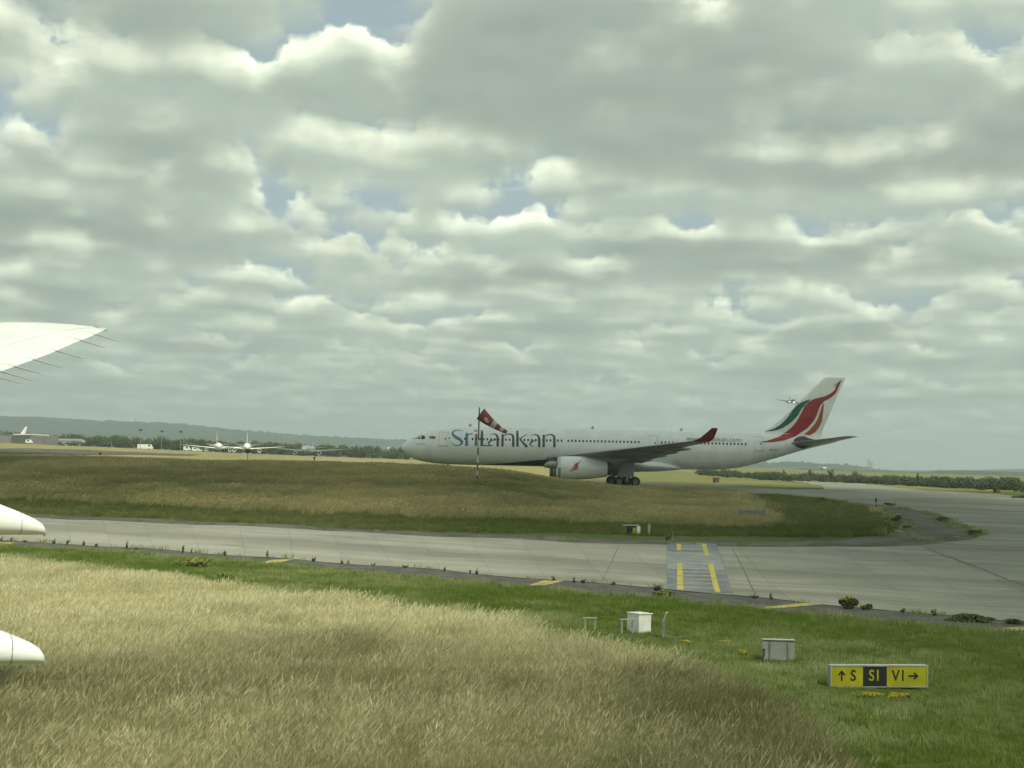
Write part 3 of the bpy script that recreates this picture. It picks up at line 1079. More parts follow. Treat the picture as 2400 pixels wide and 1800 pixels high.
WINGS = [(20.4, 1.5, 3.55, 12.6, 1.55, -.55), (21.3, 3.0, 3.68, 11.6, 1.4, -.5), (25.3, 9.4, 4.35, 8.4, .95, -.28), (31.2, 18.6, 5.2, 5.3, .58, -.1), (37.2, 28.0, 6.1, 2.7, .27, 0.0), (37.65, 28.7, 6.2, 2.45, .24, 0)]
WLET = [(37.9, 28.72, 6.22, 2.15, .2, 0), (38.7, 28.95, 6.6, 1.75, .14, 0), (39.75, 29.35, 7.55, 1.0, .08, 0), (40.05, 29.45, 7.85, .75, .05, 0)]
TAILP = [(55.6, .9, 6.55, 5.3, .55, -.1), (56.6, 2.2, 6.72, 4.7, .48, -.1), (60.2, 7.0, 7.32, 2.9, .27, 0), (62.2, 9.6, 7.66, 1.9, .15, 0), (62.7, 9.75, 7.68, 1.35, .1, 0)]
for sd_ in (1, -1):
    W = smooth(obj('wing', wing_mesh([(a, -b * sd_, c, d, e, f) for a, b, c, d, e, f in WINGS]), M_WINGG, air), 50)
    smooth(obj('winglet', wing_mesh([(a, -b * sd_, c, d, e, f) for a, b, c, d, e, f in WLET], camber=0), M_DRED, air), 50)
    smooth(obj('tailplane', wing_mesh([(a, -b * sd_, c, d, e, f) for a, b, c, d, e, f in TAILP], camber=0), M_WINGG, air), 50)
    # canoe fairings under the trailing edge
    for yy, x0, x1, zc in ((6.2, 29.3, 36.0, 3.75), (12.2, 31.0, 37.0, 4.35), (17.0, 32.8, 38.0, 4.85), (21.6, 34.6, 38.9, 5.3)):
        bm = bmesh.new()
        pr = [(x0 + (x1 - x0) * t, .36 * math.sin(math.pi * min(1, t * 1.25 if t < .4 else .5 + (t - .4) / 1.2)) ** .7 + .02) for t in np.linspace(0, 1, 10)]
        lathe_x(bm, pr, 10, (0, -yy * sd_, zc), True)
        smooth(obj('flap_track_fairing', bm, M_WINGG, W), 50)
    # inboard flap and aileron panels, slightly drooped
    for (ya, yb, ca, cb, xa, xb, za, zb) in ((3.4, 9.0, 2.1, 1.9, 32.6, 33.3, 3.55, 4.05), (9.6, 20.2, 1.7, 1.2, 33.5, 36.2, 4.1, 5.1)):
        smooth(obj('flap', wing_mesh([(xa, -ya * sd_, za, ca, .3, -.35), (xb, -yb * sd_, zb, cb, .2, -.25)]), M_GREYP, W), 50)
    # engine
    ey, ez = -9.37 * sd_, 2.5
    e = smooth(obj('nacelle', lathe_x(bmesh.new(), [(22.55, .9), (22.35, 1.1), (22.2, 1.27), (22.12, 1.33), (22.2, 1.42), (22.6, 1.52), (23.6, 1.60), (25.2, 1.60), (26.8, 1.48), (28.2, 1.28), (29.0, 1.14), (29.0, 1.02), (27.5, 1.0)], 40, (0, ey, ez)), M_WHITE, air), 60)
    smooth(obj('intake_lip', lathe_x(bmesh.new(), [(22.5, 1.06), (22.3, 1.17), (22.17, 1.28), (22.10, 1.34), (22.17, 1.435), (22.35, 1.49), (22.52, 1.525)], 40, (0, ey, ez)), M_METAL, e), 60)
    obj('fan', lathe_x(bmesh.new(), [(22.5, .02), (23.0, .32), (23.0, 1.25), (23.2, 1.27)], 32, (0, ey, ez)), M_DARKM, e)
    smooth(obj('exhaust_nozzle', lathe_x(bmesh.new(), [(27.6, 1.04), (29.4, .96), (29.6, .9), (29.3, .8)], 32, (0, ey, ez)), M_DARKM, e), 50)
    smooth(obj('tail_cone', lathe_x(bmesh.new(), [(28.0, .7), (29.6, .45), (30.6, .05)], 24, (0, ey, ez)), M_DARKM, e), 50)
    obj('pylon', wing_mesh([(24.6, ey - .16, 3.9, 6.2, .5, 0), (24.6, ey + .16, 3.9, 6.2, .5, 0)], camber=0), M_WINGG, e)
    bm = bmesh.new()
    vs = []
    for yy in (-.22, .22):
        vs.append([bm.verts.new((x, ey + yy, z)) for x, z in ((24.4, 3.95), (26.2, 4.4), (30.6, 4.2), (32.2, 3.9), (30.4, 3.2), (28.4, 3.45))])
    bm.faces.new(vs[0])
    bm.faces.new(vs[1][::-1])
    for i in range(6):
        bm.faces.new((vs[0][i], vs[1][i], vs[1][(i + 1) % 6], vs[0][(i + 1) % 6]))
    bmesh.ops.recalc_face_normals(bm, faces=bm.faces[:])
    obj('pylon_fairing', bm, M_WINGG, e)
    if sd_ == 1:
        BVHN = BVHTree.FromPolygons([v.co.copy() for v in e.data.vertices], [tuple(p.vertices) for p in e.data.polygons])

        def conv_n(x, y):
            return a_local(1332 + (x - 240) / 1500 * 31, 1076 + (y - 215) / 1095 * 29, -10.9)
        for P, m in ((GREEN_P, M_RED), (RED_P, M_RED), (ORANGE_P, M_RED)):
            obj('engine_emblem', decal_poly([conv_n(*p) for p in P], [BVHN], .15), m, e)
    # main gear
    g = smooth(obj('main_gear', tube(bmesh.new(), [(32.3, -5.34 * sd_, 4.0), (32.3, -5.34 * sd_, 1.9), (32.3, -5.34 * sd_, .75)], [.24, .2, .15], 14), M_METAL, air), 40)
    bm = bmesh.new()
    tube(bm, [(31.1, -5.34 * sd_, .74), (33.5, -5.34 * sd_, .70)], .15, 10)
    tube(bm, [(32.3, -5.34 * sd_, 1.9), (31.4, -5.34 * sd_, .95)], .07, 8)
    tube(bm, [(32.35, -5.34 * sd_, 2.6), (33.7, -5.0 * sd_, 3.6)], .09, 8)
    tube(bm, [(32.3, -5.34 * sd_, 2.2), (32.0, -3.0 * sd_, 3.2)], .1, 8)
    obj('gear_strut', bm, M_HUB, g)
    bm = bmesh.new()
    box(bm, 31.2, 33.2, -6.05 * sd_ - .03, -6.05 * sd_ + .03, 1.35, 3.5)
    obj('gear_door', bm, M_GREYP, g)
    for wx_ in (31.15, 33.4):
        for wy in (-.7, .7):
            wh = wheel(g, wx_, (-5.34 + wy) * sd_, .70, .70, .5)
            wheel_hub(wh, wx_, (-5.34 + wy) * sd_, .70, .70, .5)
g = smooth(obj('nose_gear', tube(bmesh.new(), [(6.7, 0, 3.1), (6.7, 0, .55)], [.16, .11], 12), M_METAL, air), 40)
for wy in (-.36, .36):
    wheel(g, 6.7, wy, .53, .53, .32)

# ================================================================== the aircraft the picture is taken from: its wing and flap fairings
OUTB = Vector((-0.5, 0.866, 0))
AFT = Vector((0.866, 0.5, 0))
M_WWHITE = mat('wing_white_gloss', (0.86, 0.86, 0.85), 0.28, (0.82, 0.82, 0.81), 0.5, spec=.5, coat=.4)
M_FAIR = mat('fairing_white', (0.80, 0.80, 0.79), 0.33, (0.70, 0.70, 0.68), 0.8, spec=.5, coat=.3, lo=.4, hi=.8)


M_ALUS = mat('seam_grey', (0.50, 0.51, 0.50), .5)


def own(l, t, z):
    return Vector((0, 0, EYE)) + OUTB * l + AFT * t + Vector((0, 0, z))


ownp = thing('airliner', 'white airliner wing with raked tip and static wicks, with fairings, at left edge', 'airliner', Vector((-1.5, 1.0, 0)))
own_inv = Vector((-1.5, 1.0, 0))
# span station: (lateral, leading edge aft offset, trailing edge aft offset, height of trailing edge above the eye)
OWN = [(2.5, -11.5, -4.3, -1.30), (8, -7.6, -2.0, -.62), (14, -3.6, .55, .25), (18, -1.2, 2.25, .78), (21, .55, 3.5, 1.18), (24, 2.25, 4.75, 1.68), (26, 3.45, 5.6, 2.06),
       (27.2, 4.25, 6.15, 2.29), (28.2, 5.2, 6.55, 2.47), (28.8, 5.95, 6.78, 2.58), (29.15, 6.5, 6.92, 2.64), (29.3, 6.8, 6.98, 2.66)]
bm = bmesh.new()
rings = []
for l, a, b, z in OWN:
    c = b - a
    th = .11 * c if l < 28 else .10 * c
    ring = []
    for x, h in AIRF:
        ring.append(bm.verts.new(own(l, a + x * c, z + .045 * c * (1 - x) + h * th * .62) - own_inv))
    for x, h in AIRF[::-1][1:-1]:
        ring.append(bm.verts.new(own(l, a + x * c, z + .045 * c * (1 - x) - h * th * .38 - .006) - own_inv))
    rings.append(ring)
n = len(rings[0])
for A, B in zip(rings, rings[1:]):
    for j in range(n):
        bm.faces.new((A[j], B[j], B[(j + 1) % n], A[(j + 1) % n]))
bm.faces.new(rings[0])
bm.faces.new(rings[-1])
bmesh.ops.recalc_face_normals(bm, faces=bm.faces[:])
ow = smooth(obj('wing', bm, M_WWHITE, ownp), 45)
OL = np.array(OWN)
for l in (27.75, 26.45, 24.55, 22.95, 21.75, 20.95, 20.3):
    te, z = np.interp(l, OL[:, 0], OL[:, 2]), np.interp(l, OL[:, 0], OL[:, 3])
    bm = bmesh.new()
    p0 = own(l, te - .32, z + .05) - own_inv
    p1 = own(l, te + .02, z + .0) - own_inv
    p2 = own(l, te + .46, z - .11) - own_inv
    tube(bm, [p0, p1, p2], [.016, .014, .005], 6)
    obj('static_wick', bm, M_GREYP, ow)
bs = bmesh.new()
for fr, l0, l1 in ((.74, 3, 28.6), (.16, 3, 28.9)):
    line = []
    for l in np.linspace(l0, l1, 40):
        a_, b_, z_ = (np.interp(l, OL[:, 0], OL[:, q]) for q in (1, 2, 3))
        c_ = b_ - a_
        hh_ = np.interp(fr, [x for x, h in AIRF], [h for x, h in AIRF])
        line.append(own(l, a_ + fr * c_, z_ + .045 * c_ * (1 - fr) + hh_ * .11 * c_ * .62) - own_inv)
    tube(bs, line, .006, 4, False)
for l in (22.5, 24.8, 26.9):
    a_, b_, z_ = (np.interp(l, OL[:, 0], OL[:, q]) for q in (1, 2, 3))
    c_ = b_ - a_
    line = []
    for fr in np.linspace(.16, .98, 12):
        hh_ = np.interp(fr, [x for x, h in AIRF], [h for x, h in AIRF])
        line.append(own(l, a_ + fr * c_, z_ + .045 * c_ * (1 - fr) + hh_ * .11 * c_ * .62) - own_inv)
    tube(bs, line, .005, 4, False)
obj('panel_seam', bs, M_ALUS, ow)
# wing tip light cover
bm = bmesh.new()
for l0, l1 in ((28.95, 29.0), (29.18, 29.22)):
    te, z = np.interp(l0, OL[:, 0], OL[:, 2]), np.interp(l0, OL[:, 0], OL[:, 3])
    tube(bm, [own(l0, te - .25, z + .07) - own_inv, own(l0, te + .02, z - .02) - own_inv], .012, 6)
obj('tip_light_seam', bm, M_GREYP, ow)


def flap_fairing(l, tail_t, zb, k, ww):
    """canoe with a level keel and a back that rises forward"""
    bm = bmesh.new()
    rings = []
    nn = 24
    for f, h, w in ((0, .04, .25), (.012, .075, .42), (.04, .115, .55), (.10, .155, .64), (.25, .225, .74), (.5, .325, .84), (1.0, .49, .93), (2.0, .70, 1.0), (3.2, .78, 1.0), (4.4, .62, .8)):
        c = own(l, tail_t - f * k, zb + h * k * .5 - (.02 if f < .01 else 0))
        rings.append([bm.verts.new(c + OUTB * (ww * w * math.copysign(abs(math.cos(q)) ** .8, math.cos(q))) + Vector((0, 0, h * k * .5 * math.copysign(abs(math.sin(q)) ** .8, math.sin(q)))) - own_inv)
                      for q in [2 * math.pi * (j + .5) / nn for j in range(nn)]])
    for A, B in zip(rings, rings[1:]):
        for j in range(nn):
            bm.faces.new((A[j], A[(j + 1) % nn], B[(j + 1) % nn], B[j]))
    bm.faces.new(rings[0][::-1])
    bm.faces.new(rings[-1])
    bmesh.ops.recalc_face_normals(bm, faces=bm.faces[:])
    fo = smooth(obj('flap_track_fairing', bm, M_FAIR, ownp), 50)
    bs = bmesh.new()
    for f, h, w in ((.25, .225, .74), (.5, .325, .84)):
        cc = own(l, tail_t - f * k, zb + h * k * .5)
        ring = [cc + OUTB * (ww * w * math.copysign(abs(math.cos(q)) ** .8, math.cos(q))) + Vector((0, 0, h * k * .5 * math.copysign(abs(math.sin(q)) ** .8, math.sin(q)))) - own_inv
                for q in [2 * math.pi * (j + .5) / nn for j in range(nn + 1)]]
        tube(bs, ring, .0035, 4, False)
    obj('seam', bs, M_GREYP, fo)
    return fo


flap_fairing(14.0, 2.80, -.80, 1.0, .24)
flap_fairing(7.5, 1.52, -1.10, .72, .17)

# ================================================================== tufts and blades
def blade_material(name, g1, g2, d1, d2, trans=0.35):
    """leaf colour runs from green (tint 0) to straw (tint 1); each tuft differs a little"""
    m = bpy.data.materials.new(name)
    m.use_nodes = True
    k = NT(m.node_tree)
    out = k.n('ShaderNodeOutputMaterial')
    at = k.n('ShaderNodeAttribute', attribute_name='tint', attribute_type='INSTANCER').outputs['Fac']
    rnd = k.n('ShaderNodeObjectInfo').outputs['Random']
    c = k.mix(at, k.mix(rnd, g1, g2), k.mix(rnd, d1, d2))
    df = k.n('ShaderNodeBsdfDiffuse')
    tr = k.n('ShaderNodeBsdfTranslucent')
    k.put(df.inputs[0], c)
    k.put(tr.inputs[0], c)
    mx = k.n('ShaderNodeMixShader')
    mx.inputs[0].default_value = trans
    k.t.links.new(df.outputs[0], mx.inputs[1])
    k.t.links.new(tr.outputs[0], mx.inputs[2])
    k.t.links.new(mx.outputs[0], out.inputs[0])
    return m


M_BLADE = blade_material('grass_blades', (0.125, 0.20, 0.026), (0.21, 0.285, 0.05), (0.62, 0.585, 0.345), (0.82, 0.785, 0.53), .55)
M_HEAD = blade_material('seed_heads', (0.16, 0.17, 0.07), (0.22, 0.20, 0.09), (0.62, 0.57, 0.34), (0.82, 0.77, 0.53), .55)
M_BROWN = blade_material('brown_grass', (0.07, 0.11, 0.022), (0.12, 0.16, 0.035), (0.38, 0.325, 0.155), (0.62, 0.54, 0.29))
M_LEAF = blade_material('weed_leaves', (0.06, 0.085, 0.025), (0.12, 0.14, 0.045), (0.12, 0.12, 0.04), (0.2, 0.17, 0.07))
M_FLOW = mat('yellow_petals', (0.50, 0.40, 0.02), .7, (0.38, 0.34, 0.04), 3.0)
M_BARK = mat('bark', (0.06, 0.05, 0.035), .9, (0.10, 0.085, 0.06), 2.0)


def clump_mesh(name, nb, h, rad, width, lean, heads=0.0, seed=0, mats=(None, None)):
    r = random.Random(seed)
    vs, fs, mi = [], [], []
    for _ in range(nb):
        a = r.uniform(0, 2 * math.pi)
        d = rad * math.sqrt(r.random())
        x, y = d * math.cos(a), d * math.sin(a)
        H = h * r.uniform(.5, 1.15)
        w = width * r.uniform(.7, 1.3)
        la = r.uniform(0, 2 * math.pi)
        lx = lean * r.uniform(.2, 1.6) + .26 * math.cos(la)
        ly = .26 * math.sin(la)
        fa = r.uniform(0, math.pi)
        ux, uy = math.cos(fa) * w / 2, math.sin(fa) * w / 2
        pts = [(0, 1.0), (.5, .85), (1.0, .12)]
        b0 = len(vs)
        for t, ww in pts:
            bx, by, bz = x + lx * H * t ** 1.7, y + ly * H * t ** 1.7, H * t * (1 - .12 * t)
            vs.append((bx - ux * ww, by - uy * ww, bz))
            vs.append((bx + ux * ww, by + uy * ww, bz))
        fs += [(b0, b0 + 1, b0 + 3, b0 + 2), (b0 + 2, b0 + 3, b0 + 5, b0 + 4)]
        mi += [0, 0]
        if r.random() < heads:
            hl, hw = H * r.uniform(.18, .30), w * r.uniform(1.6, 2.6)
            c = Vector((x + lx * H, y + ly * H, H * .88))
            dv = Vector((lx * 1.7 + .1, ly * 1.7, .8)).normalized() * hl
            ux, uy = math.cos(fa) * hw / 2, math.sin(fa) * hw / 2
            b0 = len(vs)
            vs += [tuple(c), (c.x + dv.x * .4 - ux, c.y + dv.y * .4 - uy, c.z + dv.z * .4), tuple(c + dv), (c.x + dv.x * .4 + ux, c.y + dv.y * .4 + uy, c.z + dv.z * .4)]
            fs.append((b0, b0 + 1, b0 + 2, b0 + 3))
            mi.append(1)
    me = bpy.data.meshes.new(name)
    me.from_pydata(vs, [], fs)
    for m in mats:
        if m:
            me.materials.append(m)
    me.polygons.foreach_set('material_index', mi)
    me.update()
    return me


def proto_collection(name, meshes):
    c = bpy.data.collections.new(name)
    for i, me in enumerate(meshes):
        c.objects.link(bpy.data.objects.new(f'{name}_{i}', me))
    return c


def scatter(name, P, rotz, scl, tint, coll, nvar, label):
    """one uncountable mass: every point carries one tuft"""
    me = bpy.data.meshes.new(name)
    N = len(P)
    me.vertices.add(N)
    me.vertices.foreach_set('co', np.asarray(P, np.float32).ravel())
    a = me.attributes.new('rot', 'FLOAT_VECTOR', 'POINT')
    R = np.zeros((N, 3), np.float32)
    R[:, 2] = rotz
    a.data.foreach_set('vector', R.ravel())
    for nm, arr in (('scl', scl), ('tint', tint)):
        a = me.attributes.new(nm, 'FLOAT', 'POINT')
        a.data.foreach_set('value', np.asarray(arr, np.float32))
    a = me.attributes.new('idx', 'INT', 'POINT')
    a.data.foreach_set('value', rng.integers(0, nvar, N).astype(np.int32))
    o = bpy.data.objects.new(name, me)
    COL.objects.link(o)
    g = bpy.data.node_groups.new(name + '_spread', 'GeometryNodeTree')
    g.interface.new_socket('Geometry', in_out='INPUT', socket_type='NodeSocketGeometry')
    g.interface.new_socket('Geometry', in_out='OUTPUT', socket_type='NodeSocketGeometry')
    nd = g.nodes
    gi, go = nd.new('NodeGroupInput'), nd.new('NodeGroupOutput')
    ci = nd.new('GeometryNodeCollectionInfo')
    ci.inputs['Collection'].default_value = coll
    ci.inputs['Separate Children'].default_value = True
    ci.inputs['Reset Children'].default_value = True
    ip = nd.new('GeometryNodeInstanceOnPoints')
    ip.inputs['Pick Instance'].default_value = True

    def na(nm, typ):
        q = nd.new('GeometryNodeInputNamedAttribute')
        q.data_type = typ
        q.inputs['Name'].default_value = nm
        return q.outputs['Attribute']
    er = nd.new('FunctionNodeEulerToRotation')
    L = g.links.new
    L(gi.outputs[0], ip.inputs['Points'])
    L(ci.outputs[0], ip.inputs['Instance'])
    L(na('idx', 'INT'), ip.inputs['Instance Index'])
    L(na('rot', 'FLOAT_VECTOR'), er.inputs[0])
    L(er.outputs[0], ip.inputs['Rotation'])
    L(na('scl', 'FLOAT'), ip.inputs['Scale'])
    L(ip.outputs[0], go.inputs[0])
    md = o.modifiers.new('spread', 'NODES')
    md.node_group = g
    tag(o, label, None, None, 'stuff')
    return o


def vnoise(x, y, s, seed=0):
    """cheap smooth value noise 0..1"""
    r = np.random.default_rng(seed)
    T = r.random((64, 64))
    x, y = x / s, y / s
    xi, yi = np.floor(x).astype(int), np.floor(y).astype(int)
    fx, fy = x - xi, y - yi
    fx, fy = fx * fx * (3 - 2 * fx), fy * fy * (3 - 2 * fy)
    g = lambda a, b: T[a % 64, b % 64]
    return (g(xi, yi) * (1 - fx) + g(xi + 1, yi) * fx) * (1 - fy) + (g(xi, yi + 1) * (1 - fx) + g(xi + 1, yi + 1) * fx) * fy


def in_view(P, margin=.03):
    u = P[:, 0] / np.maximum(P[:, 1], 1)
    return (np.abs(u) < .375 + margin) & (P[:, 1] > 1)


def fill(poly, dens, holes=()):
    A = np.array([[p[0], p[1]] for p in poly])
    lo, hi = A.min(0), A.max(0)
    n = int((hi[0] - lo[0]) * (hi[1] - lo[1]) * dens)
    P = rng.random((n, 2)) * (hi - lo) + lo
    P = P[in_view(P)]
    P = P[inpoly(P, poly)]
    for h in holes:
        P = P[~inpoly(P, h)]
    return P


def on_ground(P, dz=0.0):
    return np.stack([P[:, 0], P[:, 1], height(P[:, 0], P[:, 1]) + dz], 1)


TALL = proto_collection('tall_tuft', [clump_mesh('tall_tuft', 26, .72, .28, .0095, .17, .8, i, (M_BLADE, M_HEAD)) for i in range(6)])
SHORT = proto_collection('short_tuft', [clump_mesh('short_tuft', 26, .17, .22, .016, .15, .06, 20 + i, (M_BLADE, M_HEAD)) for i in range(6)])
WIDE = proto_collection('wide_tuft', [clump_mesh('wide_tuft', 26, .55, .6, .04, .35, .5, 40 + i, (M_BROWN, M_BROWN)) for i in range(5)])

# tall straw-coloured stand in the foreground
P = fill(WHEAT_W, 34.0)
P = P[P[:, 1] > 18]
e1, e2 = vnoise(P[:, 0], P[:, 1], 7.0, 1), vnoise(P[:, 0], P[:, 1], 2.2, 2)
nearness = np.clip((47 - P[:, 1]) / 14, 0, 1)
tint = np.clip(1.02 - 0.95 * nearness * (e1 * .9 + e2 * .5) - .25 * (e2 < .25) + rng.normal(0, .10, len(P)), 0.05, 1)
scatter('tall_grass', on_ground(P), rng.normal(0, .9, len(P)), (.70 + .38 * vnoise(P[:, 0], P[:, 1], 6.0, 3) + .3 * vnoise(P[:, 0], P[:, 1], 1.6, 33)) * rng.uniform(.8, 1.15, len(P)), tint, TALL, 6,
        'tall straw coloured grass leaning in the wind across the foreground')

# short green grass: verge and right foreground
G_AREA = [Vector((p.x, p.y, 0)) for p in SH_W] + [Vector((34, 50, 0)), Vector((24, 18, 0)), Vector((0, 18, 0)), Vector((-70, 60, 0))]
P = fill(G_AREA, 15.0, [WHEAT_W])
PROPS = np.array([[q.x, q.y] for q in up([(1383, 1478), (1470, 1486), (1497, 1480), (1555, 1496), (1825, 1550), (1985, 1612), (2060, 1614), (2135, 1616)])])
near_prop = np.min(np.linalg.norm(P[:, None, :] - (PROPS - np.array([0, .5]))[None], axis=2), axis=1) < 1.3
e1, e2 = vnoise(P[:, 0], P[:, 1], 9.0, 4), vnoise(P[:, 0], P[:, 1], 2.0, 5)
tint = np.clip(.10 + .35 * (e1 - .5) + .35 * (e2 - .5) + rng.normal(0, .10, len(P)), 0, 1)
scatter('short_grass', on_ground(P), rng.uniform(0, 6.3, len(P)), (.7 + .8 * e2) * rng.uniform(.8, 1.25, len(P)) * np.where(near_prop, .5, 1.0), tint, SHORT, 6,
        'short green grass on the verge and around the yellow sign')

# dry grass over the rise
HUMP = [Vector((-90, 112, 0)), Vector((-50, 108, 0)), Vector((0, 103, 0)), Vector((26, 106, 0)), Vector((40, 112, 0)), Vector((48, 150, 0)), Vector((26, 176, 0)), Vector((8, 184, 0)), Vector((-90, 188, 0))]
P = fill(HUMP, 7.0, PAVED + [ISL_W])
e1, e2 = vnoise(P[:, 0], P[:, 1], 16.0, 6), vnoise(P[:, 0], P[:, 1], 4.0, 7)
tint = np.clip(.74 + .75 * (e1 - .5) + .5 * (e2 - .5) + rng.normal(0, .12, len(P)), 0, 1)
grn = inpoly(P + rng.normal(0, 1.0, P.shape), HG_W)
tint[grn] = np.clip(.12 + .4 * (e1[grn] - .5) + rng.normal(0, .08, grn.sum()), 0, 1)
sc = (.75 + .5 * e2) * rng.uniform(.8, 1.15, len(P))
sc[grn] *= .5
scatter('rise_grass', on_ground(P), rng.uniform(-.6, .6, len(P)), sc, tint, WIDE, 5, 'brownish dry grass covering the rise beyond the taxiway')

# ragged tufts along the pavement edges
def along(pts, n, spread):
    T = rng.random(n)
    Q = resample(pts, T)
    return Q + rng.normal(0, spread, Q.shape)


E = [along(up([(1380, 1136), (1440, 1139), (1550, 1147), (1650, 1153), (1853, 1161), (1928, 1169), (2009, 1180), (2125, 1193), (2192, 1207), (2260, 1234), (2306, 1253)]), 300, .35),
     along(up([(2306, 1253), (2277, 1260), (2200, 1266), (2090, 1266)]), 30, .25),
     along([p + Vector((0, 1.2, 0)) for p in F_W], 70, .3),
     along(N_W, 60, .12), along(SH_W, 900, .35),
     along(up([(2040, 1192), (2090, 1215), (2110, 1240), (2085, 1256)]), 90, .8), along(up([(2110, 1215), (2200, 1228), (2270, 1250)]), 20, .5)]
P = np.concatenate(E)
P = P[in_view(P)]
tint = np.clip(rng.normal(.2, .14, len(P)), 0, 1)
scatter('edge_grass', on_ground(P, .01), rng.uniform(0, 6.3, len(P)), rng.uniform(.6, 1.9, len(P)), tint, SHORT, 6, 'ragged grass tufts along the pavement edges')

# ================================================================== signs, cabinets, lamps
M_SIGNY = mat('sign_yellow', (0.36, 0.34, 0.010), .5, (0.29, 0.275, 0.014), 2.0)
M_SIGNK = mat('sign_black', (0.018, 0.019, 0.022), .45)
M_ALU = mat('aluminium_frame', (0.44, 0.46, 0.43), .4, (0.36, 0.38, 0.35), 2.0, metal=.3)
M_CAB = mat('cabinet_grey', (0.27, 0.29, 0.27), .55, (0.21, 0.225, 0.205), 1.5)
M_CABW = mat('cabinet_white', (0.74, 0.75, 0.72), .45, (0.62, 0.63, 0.59), 1.5)
M_GALV = mat('galvanised_steel', (0.30, 0.32, 0.31), .5, (0.22, 0.235, 0.23), 3.0, metal=.4)
M_RUST = mat('rusty_brown', (0.075, 0.05, 0.035), .8, (0.12, 0.075, 0.045), 2.0)
M_BLACK = mat('black_lamp_housing', (0.02, 0.02, 0.02), .5)


def text_mesh(txt, size, thick=0.012):
    cu = bpy.data.curves.new('legend', 'FONT')
    cu.body = txt
    cu.size = size
    cu.align_x, cu.align_y = 'CENTER', 'CENTER'
    cu.extrude = thick / 2
    cu.offset = size * .012
    cu.resolution_u = 4
    tmp = bpy.data.objects.new('legend', cu)
    COL.objects.link(tmp)
    bpy.context.view_layer.update()
    me = bpy.data.meshes.new_from_object(tmp)
    bpy.data.objects.remove(tmp)
    me.materials.clear()
    # stand it up facing -y
    me.transform(Matrix.Rotation(math.pi / 2, 4, 'X'))
    return me


def arrow_mesh(L, w, head, ang):
    bm = bmesh.new()
    M = Matrix.Rotation(ang, 4, 'Y')
    box(bm, -L / 2, L / 2 - w * .5, -.007, .007, -w / 2, w / 2, M)
    for sg in (1, -1):
        Q = M @ Matrix.Translation((L / 2, 0, 0)) @ Matrix.Rotation(sg * math.radians(140), 4, 'Y')
        box(bm, -w * .3, head, -.0065 - .0008 * sg, .0065, -w / 2, w / 2, Q)
    return bm


# three panel taxi sign
pl, pr = unproj(1950, 1610), unproj(2170, 1616)
c = (pl + pr) / 2
ang = math.atan2(pr.y - pl.y, pr.x - pl.x)
W = (pr - pl).length * 1.04
H = .63
sg = thing('taxi_sign', 'yellow and black taxiway direction sign reading S S1 V1 standing in green grass', 'sign', (c.x, c.y, ground(c.x, c.y) - .02), ang)
bm = bmesh.new()
box(bm, -W / 2, W / 2, 0.0, .22, .05, .05 + H)
bmesh.ops.bevel(bm, geom=bm.edges[:], offset=.012, segments=1, affect='EDGES')
obj('case', bm, M_ALU, sg)
bm = bmesh.new()
for x0, x1, z0, z1 in ((-W / 2, W / 2, H + .02, H + .055), (-W / 2, W / 2, .05, .075), (-W / 2, -W / 2 + .035, .075, H + .02), (W / 2 - .035, W / 2, .075, H + .02)):
    box(bm, x0, x1, -.03, .0 - .002, z0, z1)
obj('frame', bm, M_ALU, sg)
x1_, x2_ = -W / 2 + W * .333, -W / 2 + W * .575
zc = .05 + H / 2
for a, b, m in ((-W / 2 + .036, x1_ - .003, M_SIGNY), (x1_, x2_, M_SIGNK), (x2_ + .003, W / 2 - .036, M_SIGNY)):
    bm = bmesh.new()
    box(bm, a, b, -.014, -.003, .078, H + .018)
    obj('panel', bm, m, sg)
for txt, fx, m in (('S', .232, M_SIGNK), ('S1', .452, M_SIGNY), ('V1', .70, M_SIGNK)):
    o = obj('legend', text_mesh(txt, .44), m, sg)
    o.location = (-W / 2 + W * fx, -.018, zc + .01)
    o.scale = (.88, 1, 1)
o = obj('arrow', arrow_mesh(.27, .045, .14, -math.pi / 2), M_SIGNK, sg)
o.location = (-W / 2 + W * .115, -.0185, zc + .01)
o = obj('arrow', arrow_mesh(.27, .045, .14, 0), M_SIGNK, sg)
o.location = (-W / 2 + W * .845, -.0185, zc + .01)
for x in (-W * .38, 0, W * .38):
    obj('leg', tube(bmesh.new(), [(x, .1, -.1), (x, .1, .06)], .03, 8), M_GALV, sg)

# back of a grey sign cabinet
b = unproj(1825, 1548)
sc_ = b.y / FPX
cb = thing('sign_cabinet', 'plain grey cabinet with two upright ribs standing in the grass', 'cabinet', (b.x, b.y, b.z - .05), math.radians(-4))
w, h = 73 * sc_, 47 * sc_
obj('case', mbox(-w / 2, w / 2, 0, .24, .05, h + .04, .012), M_CAB, cb)
for x in (-w * .27, w * .30):
    obj('rib', mbox(x - .03, x + .03, -.035, -.001, .05, h), M_GALV, cb)
obj('lid', mbox(-w / 2 - .015, w / 2 + .015, -.04, .26, h + .041, h + .065, .006), M_ALU, cb)
obj('junction_box', mbox(-w / 2 - .03, -w / 2 + .09, -.08, -.002, h - .24, h - .02, .008), M_CAB, cb)
obj('conduit', tube(bmesh.new(), [(-w / 2 + .04, -.04, h - .24), (-w / 2 + .045, -.045, h * .4), (-w / 2 - .01, -.05, .05)], .016, 6), M_BLACK, cb)
for x in (-w * .4, w * .4):
    obj('foot', mbox(x - .04, x + .04, .06, .16, -.1, .051), M_GALV, cb)

